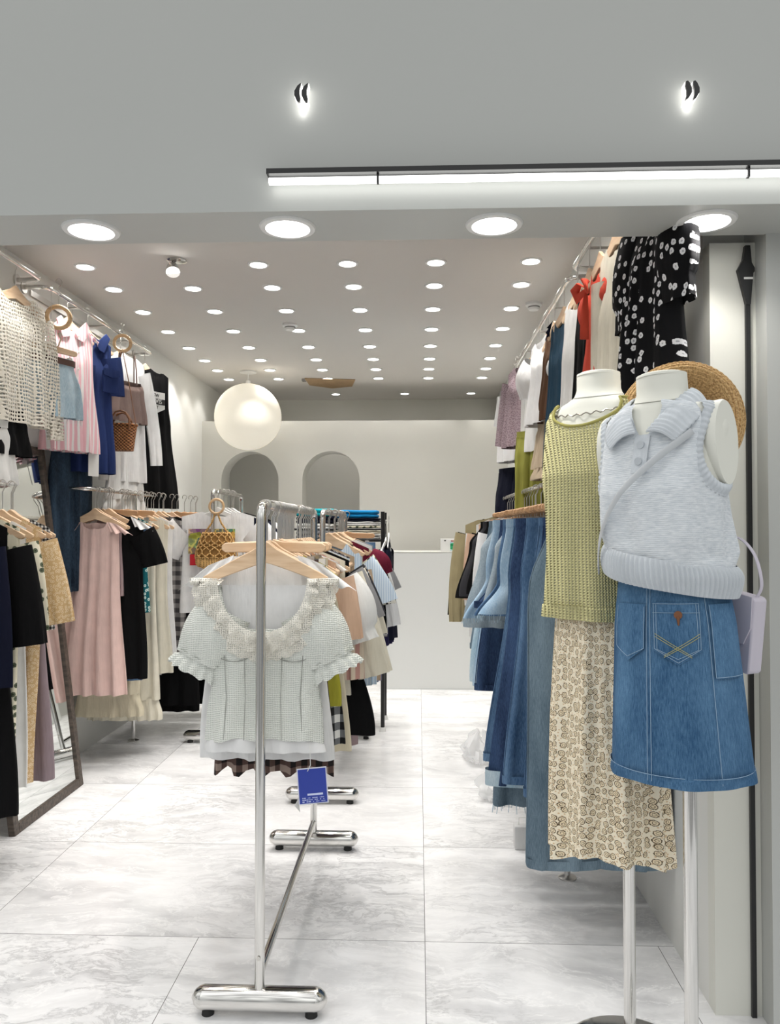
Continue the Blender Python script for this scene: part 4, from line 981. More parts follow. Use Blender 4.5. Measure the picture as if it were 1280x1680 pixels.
for s in(-1,1):
    MB().tube([(-.05,s*.055,.045),(-.055,s*.06,.11),(-.03,s*.05,.155),(0,s*.045,.165),(.03,s*.05,.155),(.055,s*.06,.11),(.05,s*.055,.045)],.0065,10).build('handle',LEA,t)
MB().tube([(-.09,0,.07),(-.085,0,.2),(-.02,.02,.48),(0,.03,.56)],.005,8).build('shoulder_strap',LEA,t)
MB().tube([(.0,.03,.56),(.04,.02,.36),(.09,0,.07)],.007,8,flat=.4).build('shoulder_strap',LEA,t)
zr=2.655-bp_.z
ring(MB(),(0,.03,.60),.05,.010).build('ring_handle',RING,t)
MB().tube([(0,.03,.65),(0,.03,zr-.02),(.01,.03,zr+.004),(0,.03,zr+.016),(-.012,.03,zr+.004)],.0019,7).build('hook',CHROME,t)
# ---------------------------------------------------------------- upper right wall
UR='upper right wall rail'
wallhang(1,[
 (2.33,'top','dress','dress','black dress with white flowers and ruffled sleeves','floralb',dict(W=.15,Ln=.85,hem=.19,sleeve=S(.30,80,88,.07,.075,.02,.25),depth=.045,amp=.024,kf=4,ang=82,X=.70,off=.0)),
 (2.74,'top','dress','dress','pale blush long shirt dress','ivory',dict(W=.18,Ln=1.02,hem=.22,depth=.03,sleeve=LS(.5,78,88),ang=86)),
 (2.98,'top','blouse','blouse','coral red blouse with tied bow and puffed sleeve','red',dict(W=.12,Ln=.55,hem=.16,depth=.025,sleeve=S(.13,72,86,.07,.06,.02),ang=84)),
 (3.17,'top','dress','dress','black sleeveless tank dress','black',dict(W=.13,Ln=.85,hem=.20,neck=(.07,.12,.04),depth=.03,ang=82)),
 (3.40,'top','dress','dress','ivory long sleeveless dress','white',dict(W=.16,Ln=1.0,hem=.23,depth=.035,ang=80)),
 (3.72,'top','dress','dress','deep teal sleeveless dress with dark collar','teal',dict(W=.15,Ln=.78,hem=.19,frill=.05,fmat=F['navy'],depth=.035,ang=76)),
 (3.98,'top','vest','vest','brown suede frilled vest','brown',dict(W=.14,Ln=.5,hem=.19,depth=.035,ang=80)),
 (4.16,'top','blouse','blouse','bright white blouse with puffed sleeves','wht2',dict(W=.15,Ln=.5,hem=.18,depth=.04,sleeve=S(.2,60,80,.09,.08,.03),ang=72)),
 (4.20,'skirt','skirt','skirt','beige tiered skirt below the white blouse','beige',dict(waist=.12,hem=.15,Ln=.26,tier=.06,hk=None,drop=.42,off=-.02)),
 (4.46,'top','blouse','blouse','white cotton long-sleeved blouse','white',dict(W=.15,Ln=.62,hem=.18,sleeve=LS(.45,74,86),depth=.04,ang=74)),
 (4.84,'top','blouse','blouse','mauve lace long-sleeved blouse','mauvelace',dict(W=.17,Ln=.55,hem=.2,sleeve=LS(.4,70,84,.08,.07),depth=.05,ang=64)),
 (4.90,'skirt','skirt','skirt','grey long skirt below the mauve lace blouse','mauve',dict(waist=.15,hem=.20,Ln=.75,hk=None,drop=.52,off=-.02,depth=.04)),
 (4.50,'pants','trousers','trousers','leaf green trousers below the white blouse','lime2',dict(waist=.09,hip=.10,Ln=.50,rise=.2,leg=.05,hk=None,drop=.44,off=-.05,depth=.03,ang=40)),
 (5.36,'top','t_shirt','t-shirt','white long t-shirt near the partition','wht2',dict(W=.16,Ln=.60,hem=.20,sleeve=S(.20,70,84,.085,.08),depth=.05,ang=66,X=.68)),
 (5.42,'pants','trousers','trousers','dark navy trousers below the white long t-shirt','navy',dict(waist=.17,hip=.2,Ln=.55,leg=.11,hk=None,drop=.58,off=-.03,depth=.04,ang=60)),
],UR)
for k in range(2):
    pass
bowp=LAST['coral red blouse with tied bow and puffed sleeve']
m=MB()
for s in(-1,1): m.tube([(0,-.055,-.14),(s*.03,-.075,-.115),(s*.065,-.08,-.13),(s*.06,-.075,-.165),(s*.02,-.06,-.15),(0,-.055,-.14)],[.004,.014,.02,.02,.012,.004],10,flat=.35)
m.tube([(.005,-.058,-.14),(.02,-.07,-.24),(.015,-.07,-.34)],[.004,.016,.018],8,flat=.25)
m.build('bow',F['red'],bowp,ang=0)
# ---------------------------------------------------------------- lower right rail: denim
RN='lower right wall rail'
hang((.61,ZR),[
 (2.60,'pants','jeans','jeans','grey-blue wide-leg jeans reaching almost to the floor','dgrey2',dict(waist=.165,hip=.245,Ln=1.15,leg=.13,dx=-.01,depth=.028,bmat=F['dgrey2'],rz=2)),
 (2.68,'pants','jeans','jeans','long dark blue jeans','ddark',dict(waist=.16,hip=.20,Ln=.98,leg=.115,depth=.02)),
 (2.755,'pants','jeans','jeans','dark jeans with a narrow waist','ddark',dict(Ln=1.0,hip=.19,leg=.11,depth=.02)),
 (2.83,'pants','jeans','jeans','mid blue straight jeans','dblue',dict(Ln=1.0,hip=.20,leg=.12,depth=.02,spread=.02)),
 (2.91,'pants','jeans','jeans','soft blue baggy jeans','dblue',dict(Ln=.98,hip=.20,leg=.14,spread=.035,depth=.02,amp=.012)),
 (2.99,'pants','jeans','jeans','deep blue jeans with pale turned-up cuffs','ddark',dict(Ln=1.02,hip=.20,leg=.15,spread=.05,depth=.022,cuff=.055,cmat=F['dice'],amp=.012)),
 (3.07,'pants','jeans','jeans','mid blue wide-leg jeans','dblue',dict(Ln=.94,hip=.20,leg=.15,spread=.055,depth=.02,amp=.012)),
 (3.15,'pants','jeans','jeans','ripped dark jeans with frayed edge','dgrey2',dict(Ln=1.14,hip=.20,leg=.145,spread=.04,depth=.022,fray=F['dlight'])),
 (3.23,'pants','jeans','jeans','dark green-blue tapered jeans','teal',dict(waist=.165,Ln=.88,hip=.19,leg=.14,spread=.04,depth=.02)),
 (3.31,'pants','shorts','shorts','light blue denim shorts with raw hem','dlight',dict(Ln=.40,rise=.27,hip=.21,leg=.15,spread=.05,depth=.02,fray=F['dice'])),
 (3.40,'pants','shorts','shorts','mid blue frayed denim shorts','dblue',dict(Ln=.42,rise=.27,hip=.21,leg=.155,spread=.05,depth=.02,fray=F['dice'])),
 (3.49,'skirt','skirt','skirt','ripped pale denim mini skirt','dpale',dict(waist=.165,hem=.30,Ln=.45,bmat=F['dgrey2'])),
 (3.58,'pants','shorts','shorts','dark denim shorts','ddark',dict(Ln=.40,rise=.27,hip=.21,leg=.15,spread=.05,depth=.02)),
 (3.67,'pants','shorts','shorts','pale ripped denim shorts','dlight',dict(Ln=.46,rise=.27,hip=.22,leg=.16,spread=.06,depth=.02,fray=F['dice'])),
 (3.77,'skirt','skirt','skirt','washed grey denim A-line skirt','dpale',dict(waist=.165,hem=.33,Ln=.52)),
 (3.87,'skirt','skirt','skirt','black denim skirt','dblack',dict(waist=.165,hem=.28,Ln=.50)),
 (3.97,'pants','jeans','jeans','dark navy straight jeans','ddark',dict(Ln=.86,hip=.22,leg=.15,spread=.03,dx=-.01)),
 (4.07,'pants','jeans','jeans','ice blue wide jeans','dlight',dict(Ln=.86,hip=.22,leg=.15,spread=.03)),
 (4.17,'skirt','skirt','skirt','long faded denim skirt','dice',dict(waist=.165,hem=.30,Ln=.86)),
 (4.28,'pants','jeans','jeans','slate grey jeans','dgrey2',dict(Ln=.7,hip=.22,leg=.15,spread=.03)),
 (4.38,'top','shirt','shirt','long bright white shirt','wht2',dict(W=.18,Ln=.74,hem=.27,sleeve=LS(.4,78,89,.075,.05),hk='warm')),
 (4.48,'skirt','skirt','skirt','black pleated mini skirt','black',dict(waist=.165,hem=.30,Ln=.42,kf=9)),
 (4.58,'skirt','skirt','skirt','dark charcoal mini skirt','dgrey',dict(waist=.165,hem=.32,Ln=.44)),
 (4.68,'skirt','skirt','skirt','black wool mini skirt','black',dict(waist=.165,hem=.33,Ln=.46)),
 (4.80,'top','shirt','shirt','blush cotton shirt','peach',dict(W=.19,Ln=.6,hem=.24,sleeve=LS(.40,74,88))),
 (4.93,'top','jacket','jacket','black short jacket','black',dict(W=.165,Ln=.6,sleeve=LS(.46,78,89),hk='slim')),
 (5.06,'top','shirt','shirt','white overshirt with rolled sleeves','white',dict(W=.185,Ln=.80,hem=.24,sleeve=LS(.46,78,89,.08,.05),hk='slim')),
 (5.19,'top','shirt','shirt','khaki long-sleeved overshirt','khaki',dict(W=.20,Ln=.70,sleeve=LS(.58,76,90,.08,.05),hk='slim')),
 (5.32,'top','coat','coat','black light coat','black',dict(W=.215,Ln=.72,sleeve=LS(.56,76,89,.08,.05),hk='slim')),
 (5.46,'top','coat','coat','olive grey light coat','khaki',dict(W=.165,Ln=.8,sleeve=LS(.5,78,89,.08,.055),hk='slim')),
 (5.60,'top','shirt','shirt','grey jersey long-sleeved top','grey',dict(W=.16,Ln=.75,sleeve=LS(.5,78,89),hk='slim')),
],RN,jit=7,ws=.93)
# seams and pockets on the nearest jeans, clear plastic bags and paper tags below the denim
PL=N('clear_plastic'); PL.set((.93,.94,.95),.15,0,**{'Alpha':.42}); 
def crumple(loc,sx,sy,sz,lab,seed):
    rr=random.Random(seed); rows=[]
    for i in range(13):
        v=i/12; row=[]
        for j in range(26):
            a=2*PI*j/26; r=sin(PI*min(.999,v*.86+.12))**.6*(1+.22*sin(4*a+seed+5*v)+.14*sin(9*a+3*seed-6*v)+.05*rr.uniform(-1,1))
            row.append((sx*r*cos(a),sy*r*sin(a),max(.001,sz*v+.03*sin(3*a+seed)*v)))
        rows.append(row)
    t=thing('plastic_bag',lab,'plastic bag',loc)
    MB().grid(rows).build('film',PL.m,t,ang=25); return t
crumple((.36,4.62,0),.10,.12,.16,'crumpled clear plastic bag on the floor under the rear denim',2)
crumple((.40,3.98,0),.09,.10,.13,'crumpled clear plastic bag on the floor under the middle denim',5)
bg=thing('paper_bag','small white paper bag standing under the turned-up jeans','paper bag',(.45,3.38,0))
MB().box((0,0,.05),(.08,.05,.10)).build('bag_body',fabric('white_paper',(.82,.82,.82),.7),bg,False,bevel=.004)
MB().tube([(-.02,0,.098),(-.018,0,.13),(.018,0,.13),(.02,0,.098)],.002,6).build('handle',WHITEP,bg)
# ---------------------------------------------------------------- mannequins at the right
SKIN=plain('matt_white_shell',L(236,236,226),.55)
def tabl(tab,z):
    if z>=tab[0][0]: return tab[0][1:]
    for a,b in zip(tab,tab[1:]):
        if z>=b[0]:
            t=(a[0]-z)/(a[0]-b[0]); return [a[k]+(b[k]-a[k])*t for k in (1,2,3)]
    return tab[-1][1:]
def surf(tab,ang,z,off=0):
    w,d,yo=tabl(tab,z); return Vector(((w+off)*cos(ang),(d+off)*sin(ang)+yo,z))
def sst(a,b,x):
    t=min(1,max(0,(x-a)/(b-a))); return t*t*(3-2*t)
def wrap(mb,tab,z0,z1,off=.004,rings=40,seg=96,amp=0,kf=6,seed=0,pw=1.2,ridge=None,lock=0):
    rnd=random.Random(seed); ph=[rnd.uniform(0,6.28) for _ in range(6)]; rows=[]
    for i in range(rings+1):
        s=i/rings; row=[]
        for j in range(seg):
            a=2*PI*j/seg; za=z0(a) if callable(z0) else z0; zb=z1(a) if callable(z1) else z1
            z=za+(zb-za)*s; A=amp*s**pw*(1-lock*sst(.8,1,s))
            o=off+A*(sin(kf*a+ph[0]+.8*sin(2*s+ph[1]))+.5*sin(2*kf*a+a+ph[2]))
            if ridge: o+=ridge[0]*sin(ridge[1]*a)
            p=surf(tab,a,z,o); row.append(p)
        rows.append(row)
    mb.grid(rows); return mb
BODY=[(0,.056,.054,.0),(-.045,.057,.056,0),(-.062,.066,.062,0),(-.072,.088,.066,0),(-.082,.118,.069,0),(-.098,.138,.072,0),(-.135,.146,.080,-.002),(-.19,.140,.092,-.010),(-.27,.132,.108,-.020),(-.33,.122,.096,-.014),(-.43,.104,.080,0),(-.53,.122,.094,0),(-.62,.132,.100,0),(-.72,.128,.098,0)]
def mannequin(lab,loc,th,roll,zn,disc,lo,sx=1):
    t=thing('mannequin',lab,'mannequin',(loc[0],loc[1],0),th)
    m=MB(); rows=[[surf(BODY,2*PI*j/64,z) for j in range(64)] for z in [-.72*(i/70) for i in range(71)]]
    b=m.grid(rows).b
    m.f.append(tuple(b+70*64+j for j in range(64)))
    to=m.build('torso',SKIN,t,ang=50); to.location=(lo[0]-.6*abs(sin(roll)),lo[1],zn); to.rotation_euler=(0,roll,0)
    g=MB(); g.lathe([(0,.004),(.048,.003),(.055,-.001),(.0562,-.006)],40).build('neck_cap',SKIN,to)
    ln_=MB(); ln_.tube([surf(BODY,2*PI*k/48,-.058-.012*cos(2*PI*k/48+1.2),.0006) for k in range(49)],.0012,5,cap=False).build('neck_seam',plain('seam_grey',L(170,170,160),.8),to)
    for s in(-1,1):
        m=MB(); rows=[]
        for x,k in ((.08,.82),(.104,.98),(.124,1.0),(.138,1.0),(.143,.97)):
            rows.append([(s*x*sx,.058*sx*k*cos(2*PI*j/36)+.0,-.165+.088*k*sin(2*PI*j/36)*(1 if sin(2*PI*j/36)>0 else 1.15)-(.006 if x>.15 else 0)) for j in range(36)])
        b=m.grid(rows).b; m.f.append(tuple(b+4*36+j for j in range(36))); m.build('arm_stub',SKIN,to,ang=35)
    MB().tube([(0,0,.012),(0,0,zn-.70)],.0155,20).build('pole',CHROME,t)
    MB().lathe([(0,.018),(.02,.018),(.024,.012),(disc-.01,.010),(disc,.006),(disc,0),(0,0)],56).build('base',CHROME,t)
    MB().lathe([(.0156,.018),(.026,.018),(.026,.05),(.0156,.055)],24).build('collar',CHROME,t)
    return t
TH=R(-45)
def place(name,lab,cat,base,th,roll,zn):
    lo=LOF if base is Fm_ else LOR; ox=lo[0]-.6*abs(sin(roll)); o=thing(name,lab,cat,(0,0,0)); v=Vector((ox*cos(th)-lo[1]*sin(th),ox*sin(th)+lo[1]*cos(th),0))
    o.location=(base[0]+v.x,base[1]+v.y,zn); o.rotation_euler=(0,roll,th); return o
# --- rear mannequin: green knit, flowered skirt
LOF=(-.012,-.045); LOR=(-.035,-.06); Fm_=(P(1133,1450,1.80).x,1.80)
pb=P(1033,1560,2.06); B=(pb.x,2.06); ZN=1.785; RB=R(-1)
mannequin('white headless mannequin on a chrome pole in the green knit top',B,TH,RB,ZN,.17,LOR,.93)
GREEN=knit('sage_knit',L(222,216,160),900,620,.13,.8,.55)
GT=[(-.045,.060,.058,0),(-.062,.070,.064,0),(-.074,.104,.069,0),(-.088,.132,.073,0),(-.115,.150,.080,0),(-.19,.150,.094,-.008),(-.27,.142,.110,-.020)]+[(-.36,.132,.110,-.018),(-.46,.132,.110,-.012),(-.56,.140,.116,-.008),(-.64,.148,.12,-.004)]
def gz0(a):
    c=abs(cos(a)); sh=-.070-.012*sst(.4,1,c)
    nk_=(.075 if sin(a)<0 else .02)*math.sqrt(max(0,1-(c/.72)**2)); side=sst(.965,1.0,c)
    return (sh-nk_)*(1-side)+(-.17)*side
t=place('tank_top','sage green openwork knit tank top on the rear mannequin','knit top',B,TH,RB,ZN)
wrap(MB(),GT,gz0,-.632,.007,60,120,.007,5,3).build('body',GREEN,t,ang=0)
MB().tube([surf(GT,2*PI*k/80,gz0(2*PI*k/80),.008) for k in range(81)],.004,8,cap=False).build('neck_binding',fabric('sage_binding',L(176,170,104)),t)
wrap(MB(),GT,-.60,-.636,.011,6,160,.007,5,3,.1,(.0015,60)).build('hem_band',GREEN,t,ang=0)
t=place('midi_skirt','long cream flower-print skirt on the rear mannequin','skirt',B,TH,RB,ZN)
SK=[(-.52,.112,.09,0),(-.62,.128,.102,0),(-.9,.142,.120,0),(-1.25,.152,.135,0)]
wrap(MB(),SK,-.54,lambda a:-1.235-.022*sin(2*a+.6)-.006*sin(5*a),.0,50,200,.013,9,12,.8).build('body',F['skirtfl'],t,ang=0)
t=place('necklace','fine wavy silver necklace round the rear mannequin neck','necklace',B,TH,RB,ZN)
def nz(a): return -.082-.032*(.5-.5*sin(a))**2
MB().tube([surf(BODY,2*PI*k/160,nz(2*PI*k/160)+.003*sin(k*1.3),.005+.002*sin(k*.9)) for k in range(161)],.0017,6,cap=False).build('chain',plain('old_silver',(.35,.33,.29),.35,1.0),t)
# --- front mannequin: grey vest, denim skirt
pf=P(1133,1450,1.80); Fm=Fm_; ZF=1.73; RF=R(-2.5)
mannequin('white headless mannequin on a chrome pole in the grey knit vest',Fm,TH,RF,ZF,.16,LOF)
q=N('heather_knit'); o=q.xyz(); n1=q.noise(60,4,q.scale(1,1,5)); r2=q.math('SINE',q.math('MULTIPLY',o[2],1500.))
q.bump(q.math('ADD',q.math('MULTIPLY',q.noise(500,2),1.),q.math('MULTIPLY',r2,.25)),.35,.0018)
q.set(q.mix(q.ramp(n1,[(.3,0.),(.7,1.)]),L(204,211,218),L(234,238,242)),.95); HEATH=q.m
HRIB=fabric('heather_rib',L(218,224,230),.95)
VT=[r for r in BODY[:9]]+[(-.33,.130,.112,-.018),(-.42,.132,.114,-.012),(-.46,.136,.116,-.008),(-.50,.128,.108,-.004),(-.56,.128,.108,0)]
def vhem(a): return -.420-.030*cos(a)
ARA,ARZ,AZC=.66,.094,-.172
def sidea(a):
    a=(a+PI)%(2*PI)-PI
    return a if abs(a)<=PI/2 else (PI-abs(a))*(1 if a>0 else -1)
def vz0(a):
    c=abs(cos(a)); fr=sin(a)<0
    sh=-.066-.014*sst(.3,.9,c); nk_=(.085 if fr else .012)*(1-sst(.0,.40,c))
    b=abs(sidea(a))
    if b<ARA: return AZC-ARZ*math.sqrt(max(0,1-(b/ARA)**2))*1.0
    return min(sh-nk_, AZC+(sh-nk_-AZC)*sst(ARA,ARA+.05,b))
t=place('knit_vest','pale heather grey sleeveless knit vest with collar on the front mannequin','vest',Fm,TH,RF,ZF)
wrap(MB(),VT,vz0,vhem,.008,64,240,.014,4,6,1.0,None,1).build('body',HEATH,t,ang=0)
rows=[]
for i in range(13):
    v=i/12; row=[]
    for j in range(480):
        a=2*PI*j/480; z=vhem(a)+.010-.068*v; p=surf(VT,a,z,.0115+.009*sin(PI*min(1,v*.95))**.8+.0026*sin(90*a)*min(1,v*6)+.006*sin(4*a+2)); row.append(p)
    rows.append(row)
MB().grid(rows).build('hem_rib',HRIB,t,ang=0)
for s in(0,1):
    rows=[]
    for i in range(9):
        v=i/8; row=[]
        for k in range(241):
            f=R(18+324*k/240); a=(ARA+.19*v-.03)*sin(f)*-1; z=AZC+(ARZ+.027*v-.004)*cos(f)
            if z>-.079: z=-.079+.2*(z+.079)
            if s: a=PI-a
            row.append(surf(VT,a,z,.0085+.007*sin(PI*min(1,v*1.15))+.0013*sin(k*1.15)))
        rows.append(row)
    MB().grid(rows,False).build('armhole_rib',HRIB,t,ang=0)
def spl(pts,u):
    n=len(pts)-1; f=u*n; i=min(n-1,int(f)); t_=f-i
    p0,p1,p2,p3=[Vector(pts[max(0,min(n,i+k))]) for k in(-1,0,1,2)]
    return .5*((2*p1)+(p2-p0)*t_+(2*p0-5*p1+4*p2-p3)*t_*t_+(3*p1-p0-3*p2+p3)*t_**3)
CI=[(0,.064,-.046),(.046,.046,-.046),(.066,.0,-.050),(.056,-.048,-.078),(.028,-.088,-.122),(.012,-.104,-.148)]
CO=[(0,.088,-.092),(.070,.066,-.092),(.108,.006,-.094),(.112,-.060,-.122),(.094,-.094,-.154),(.078,-.108,-.172)]
for s in(1,-1):       # collar flaps lying on the shoulders
    rows=[]
    for i in range(17):
        v=i/16; row=[]
        for k in range(121):
            u=k/120; p=spl(CI,u).lerp(spl(CO,u),v); nrm=Vector((p.x*.6,p.y*.8-.02,.5)).normalized()
            p=p+nrm*(.004+.009*sin(PI*min(1,v*1.05))+.0016*sin(u*118)+.005*(1-v)); row.append(Vector((s*p.x,p.y,p.z)))
        rows.append(row)
    co_=MB().grid(rows,False).build('collar',HRIB,t,ang=0); q_=co_.modifiers.new('thick','SOLIDIFY'); q_.thickness=.003
rows=[[surf(VT,R(-90)+x/.12,z,.0125) for x in(-.014,-.007,0,.007,.014)] for z in [-.145-.085*i/10 for i in range(11)]]
MB().grid(rows,False).build('placket',HRIB,t,ang=0)
for z in(-.168,-.205):
    p=surf(VT,R(-90),z,.013); MB().tube([p,p+Vector((0,-.004,0))],.0085,16).build('button',plain('grey_button',L(196,202,208),.4),t)
t=place('denim_skirt','blue denim A-line skirt with patch pockets on the front mannequin','skirt',Fm,TH,RF,ZF)
DS=[(-.415,.108,.086,0),(-.46,.116,.094,0),(-.56,.130,.106,0),(-.92,.150,.132,0)]
zh_=-.895
wrap(MB(),DS,-.42,zh_,.004,50,140,.004,5,2,1.0).build('body',F['dskirt'],t,ang=0)
wrap(MB(),DS,-.42,-.458,.008,4,120).build('waistband',F['dskirt'],t,ang=0)
wrap(MB(),DS,zh_+.022,zh_-.002,.0072,4,140,.004,5,2,.05,(.0008,70)).build('hem_fold',F['dskirt'],t,ang=0)
def patch(a0,w,z0,h,name,parent,off=.008,pt=.03,n=14):
    rows=[]
    for i in range(n+1):
        v=i/n; row=[]
        for k in range(n+1):
            u=k/n-.5; zb=h-pt*abs(u)*2; z=z0-v*zb
            r=.148; row.append(surf(DS,a0+u*w*(1-.06*v)/r,z,off))
        rows.append(row)
    return MB().grid(rows,False).build(name,F['dskirt'],parent,ang=0)
def stitch(a0,pts,mb,off=.0095): 
    P_=[]
    for (u0,v0),(u1,v1) in zip(pts,pts[1:]):
        for k in range(9): P_.append(surf(DS,a0+(u0+(u1-u0)*k/8)/.148,v0+(v1-v0)*k/8,off))
    mb.tube(P_,.0006,5)
A0=R(-64); z0_=-.512
pk=patch(A0,.112,z0_,.132,'pocket',t)
m=MB(); 
for e in(0,.006): stitch(A0,[(-.053+e,z0_-.004),(-.051+e,z0_-.098-e*.2),(0,z0_-.126+e*1.2),(.051-e,z0_-.098-e*.2),(.053-e,z0_-.004)],m)
stitch(A0,[(-.055,z0_-.003),(.055,z0_-.003)],m); stitch(A0,[(-.055,z0_-.022),(.055,z0_-.022)],m)
m.build('stitching',STITCH,pk)
m=MB()
for e in(0,.006): stitch(A0,[(-.05,z0_-.066-e),(.03,z0_-.112-e*.6)],m); stitch(A0,[(.05,z0_-.066-e),(-.03,z0_-.112-e*.6)],m)
m.build('cross_stitching',GOLDST,pk)
p=surf(DS,A0+.004/.148,z0_-.026,.009); n_=Vector((cos(A0),sin(A0),0)); 
MB().tube([p,p+n_*.004],.0085,18).build('button',COPPER,pk); MB().tube([p+Vector((0,0,-.004))+n_*.002,p+Vector((0,0,-.022))+n_*.002],[.004,.002],8).build('button_tab',COPPER,pk)
p2=patch(R(-112),.10,z0_-.005,.125,'pocket',t); m=MB(); stitch(R(-112),[(-.047,z0_-.01),(-.046,z0_-.1),(0,z0_-.12),(.046,z0_-.1),(.047,z0_-.01)],m); m.build('stitching',STITCH,p2)
p3=patch(R(-14),.10,z0_-.005,.155,'pocket',t,pt=.0); m=MB(); stitch(R(-14),[(-.048,z0_-.007),(-.047,z0_-.157),(.047,z0_-.157)],m); m.build('stitching',STITCH,p3)
m=MB()
for a,b in ((-92,-92),(-88.6,-88.6),(-36,-33)):
    m.tube([surf(DS,R(a+(b-a)*k/20),-.458-(.43)*k/20,.0058) for k in range(21)],.0007,5)
m.tube([surf(DS,2*PI*k/120,zh_+.021,.0088) for k in range(121)],.0006,5,cap=False)
m.build('seam_stitching',STITCH,t)
for a in (-100,-62,-18): 
    MB().grid([[surf(DS,R(a)+e,z,.0135) for e in(-.035,0,.035)] for z in(-.416,-.44,-.464)],False).build('belt_loop',F['dskirt'],t,ang=0)
# sun hat hanging behind the front mannequin's neck
STR=N('crochet_straw'); 
STR.bump(STR.noise(380,3),.6,.003); STR.set(STR.mix(STR.ramp(STR.noise(230,2),[(.35,0.),(.6,1.)]),L(168,130,84),L(222,186,132)),.85)
hc_=P(1117,688,1.905); t=thing('straw_hat','wide crocheted straw sun hat hanging behind the front mannequin neck','hat',hc_)
prof=[]
for i in range(70):                  # underside of the brim first, then the crown behind
    v=i/69
    prof.append((.150-.070*v,.034-.052*sin(PI*min(1,v*.86+.14))**1.0+.030*v*v))
for i in range(60):
    v=i/59; prof.append((.080-.004*v if v<.6 else .0776-(.0776)*((v-.6)/.4)**2.2,.036+.075*min(1,v/.62)+.012*max(0,(v-.62)/.38)))
m=MB(); rows=[]; nr=0; acc=0
for i,(r,z) in enumerate(prof):
    if i: acc+=math.hypot(r-prof[i-1][0],z-prof[i-1][1])
    row=[]; k=acc/.0098; ri=int(k)
    for j in range(220):
        a=2*PI*j/220; h=.0055*abs(sin(PI*k))**.7+.0022*sin(64*a+ri*2.1)*abs(sin(PI*k))
        wob=.010*sin(2*a+.7)*(r/.15)**2
        row.append((max(.0005,r)*cos(a),max(.0005,r)*sin(a),z-h+wob))
    rows.append(row)
m.grid(rows)
ho=m.build('woven_body',STR.m,t,ang=0); so_=ho.modifiers.new('thick','SOLIDIFY'); so_.thickness=.006; so_.offset=-1
# open side (local -z) faces the viewer, tipped downward
dirv=Vector((-.22,-.93,.16)).normalized(); t.rotation_mode='QUATERNION'; t.rotation_quaternion=(-dirv).to_track_quat('Z','Y')
# lavender shoulder bag behind the denim skirt
LAV=plain('lavender_leather',L(206,200,212),.45)
bgp=P(1192,1028,1.83); t=thing('shoulder_bag','pale lavender flat shoulder bag hanging behind the denim skirt','bag',bgp,R(-62)); t.rotation_euler=(0,R(9),R(-62))
MB().prism([(-.085,-.082),(.085,-.086),(.09,-.08),(.082,.082),(.074,.088),(-.074,.088),(-.082,.08),(-.09,-.076)],-.021,.021).build('body',LAV,t,ang=30,bevel=.004)
MB().prism([(-.078,.09),(.078,.09),(.084,.02),(.07,-.02),(-.07,-.02),(-.084,.02)],-.0255,-.0222).build('flap',LAV,t,ang=30,bevel=.001)
MB().tube([spl([(-.07,0,.085),(-.078,0,.12),(-.05,0,.185),(.0,0,.21),(.05,0,.18),(.078,0,.12),(.07,0,.085)],k/40) for k in range(41)],.005,8,flat=.5).build('handle',LAV,t)
# its crossbody strap lies on the vest, so it is built in place and stays with the bag
m=MB(); pth=[]
_ox=LOF[0]-.6*abs(sin(RF)); mt=Matrix.Translation(Vector((Fm[0]+_ox*cos(TH)-LOF[1]*sin(TH),Fm[1]+_ox*sin(TH)+LOF[1]*cos(TH),ZF)))@Matrix.Rotation(TH,4,'Z')@Matrix.Rotation(RF,4,'Y')
bi=(Matrix.Translation(t.location)@t.rotation_euler.to_matrix().to_4x4()).inverted()
for k in range(41):
    s=k/40; a=R(-50-108*s); z=-.150-.30*s+.02*sin(PI*s); pth.append(bi@(mt@surf(VT,a,z,.0245)))
upv=[]
for k in range(41):
    s=k/40; a=R(-50-108*s); upv.append((bi.to_3x3()@mt.to_3x3())@Vector((cos(a),sin(a),0)))
m.tube(pth,.0075,8,flat=.28,up=lambda i:upv[i]); m.build('shoulder_strap',plain('strap_grey',L(196,200,204),.5),t)
# beige mesh tote with brown trim between the mannequins
tp=[P(968,850,1.965),P(1040,830,1.905),P(1046,1000,1.885),P(1004,1000,1.955)]
cen=sum(tp,Vector())/4; t=thing('mesh_tote','straw-coloured mesh tote with brown leather trim between the two mannequins','bag',cen)
edge=[P(969,851,1.965),P(984,876,1.955),P(992,900,1.95),P(990,935,1.95),P(996,965,1.95),P(1003,1000,1.955)]
topr=[P(969,851,1.965),P(990,843,1.94),P(1015,838,1.90),P(1045,832,1.87)]
def rs(path,n):
    o=[]; 
    for k in range(n+1):
        f=k/n*(len(path)-1); i=min(len(path)-2,int(f)); u=f-i; o.append(path[i].lerp(path[i+1],u)-cen)
    return o
E_=rs(edge,24)
front=MB().grid([[p+Vector((.085,-.055,.004))*k/8+Vector((0,-.006*sin(PI*k/8),0)) for k in range(9)] for p in E_],False); front.build('mesh_front',F['net'],t,ang=0)
MB().grid([[p+Vector((.055,.085,-.01))*k/8+Vector((-.012*sin(PI*k/8)*min(1,i/6),0,0)) for k in range(9)] for i,p in enumerate(E_)],False).build('mesh_side',F['net'],t,ang=0)
BRN=plain('dark_brown_leather',L(98,64,40),.5)
MB().tube(E_,.0085,10,flat=.35,up=(-.6,-.8,.1)).build('corner_trim',BRN,t)
MB().tube(rs(topr,14),.0065,10,flat=.45,up=(0,0,1)).build('top_trim',BRN,t)
MB().tube([p+Vector((0,0,0)) for p in rs([edge[0],edge[0]+Vector((.03,.05,-.002)),edge[0]+Vector((.055,.085,-.01))],8)],.0065,8,flat=.45,up=(0,0,1)).build('top_trim',BRN,t)
MB().box(tuple(edge[-1]-cen),(.028,.014,.024),R(-30)).build('bottom_tab',BRN,t,False,bevel=.003)
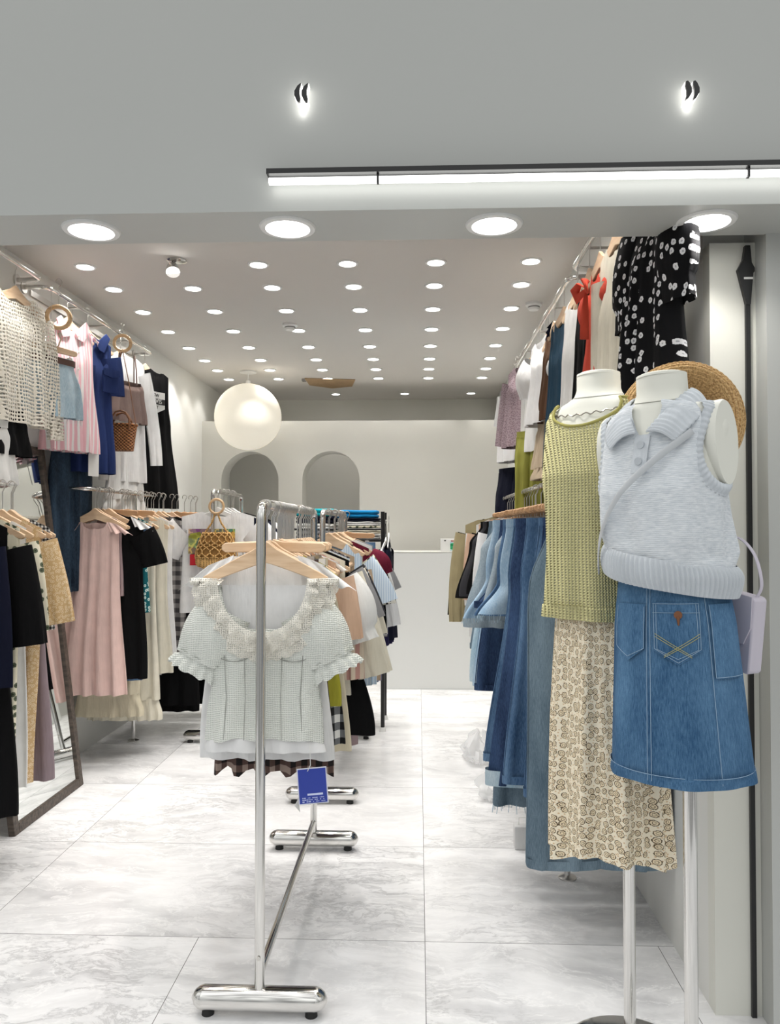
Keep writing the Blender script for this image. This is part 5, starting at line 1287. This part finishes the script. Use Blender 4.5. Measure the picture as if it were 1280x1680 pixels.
sp=[P(1006,842,1.93),P(1030,790,1.98),P(1040,720,2.02),P(1046,686,2.03),P(1052,690,2.06)]
MB().tube(rs(sp,16),.007,8,flat=.35,up=(0,-1,0)).build('shoulder_strap',BRN,t)
# ---------------------------------------------------------------- surroundings light
w=bpy.data.worlds.new('mall_ambience'); sc.world=w; w.use_nodes=True
nt=w.node_tree; bg=nt.nodes['Background']
tc=nt.nodes.new('ShaderNodeTexCoord'); sx=nt.nodes.new('ShaderNodeSeparateXYZ'); nt.links.new(tc.outputs['Generated'],sx.inputs[0])
mr=nt.nodes.new('ShaderNodeMapRange'); mr.inputs[1].default_value=-1; mr.inputs[2].default_value=1; nt.links.new(sx.outputs[2],mr.inputs[0])
rp=nt.nodes.new('ShaderNodeValToRGB'); nt.links.new(mr.outputs[0],rp.inputs[0]); cr=rp.color_ramp
for e,(p_,c_) in zip([cr.elements[0],cr.elements[1]]+[cr.elements.new(.5) for _ in range(3)],((0,.35),(1,1.0),(.46,.30),(.54,.42),(.72,.85))): e.position=p_; e.color=(c_*.985,c_,c_*.985,1)
ns=nt.nodes.new('ShaderNodeTexNoise'); ns.inputs['Scale'].default_value=2.4; ns.inputs['Detail'].default_value=3
mp=nt.nodes.new('ShaderNodeMapping'); mp.inputs[3].default_value=(2.6,2.6,.7); nt.links.new(tc.outputs['Generated'],mp.inputs[0]); nt.links.new(mp.outputs[0],ns.inputs['Vector'])
r2=nt.nodes.new('ShaderNodeValToRGB'); nt.links.new(ns.outputs[0],r2.inputs[0]); r2.color_ramp.elements[0].position=.38; r2.color_ramp.elements[0].color=(.45,.45,.45,1); r2.color_ramp.elements[1].position=.62; r2.color_ramp.elements[1].color=(1.4,1.4,1.4,1)
mx=nt.nodes.new('ShaderNodeMix'); mx.data_type='RGBA'; mx.blend_type='MULTIPLY'; mx.inputs[0].default_value=1
nt.links.new(rp.outputs[0],mx.inputs[6]); nt.links.new(r2.outputs[0],mx.inputs[7]); nt.links.new(mx.outputs[2],bg.inputs[0]); bg.inputs[1].default_value=1.25
sc.view_settings.view_transform='Standard'; sc.view_settings.look='None'; sc.view_settings.gamma=1; sc.view_settings.use_curve_mapping=False
sc.view_settings.exposure=.04
# keep hung clothes clear of the side walls
bpy.context.view_layer.update()
for o in [o for o in bpy.data.objects if o.type=='EMPTY' and o.parent is None and ('group' in o) and str(o['group']).startswith('clothes on')]:
    xs=[]
    for c in o.children_recursive:
        if c.type=='MESH':
            mw=c.matrix_world; xs+=[(mw@Vector(b)).x for b in c.bound_box]
    if xs:
        if min(xs)<XL+.006: o.location.x+=XL+.006-min(xs)
        elif max(xs)>XR-.006: o.location.x-=max(xs)-XR+.006
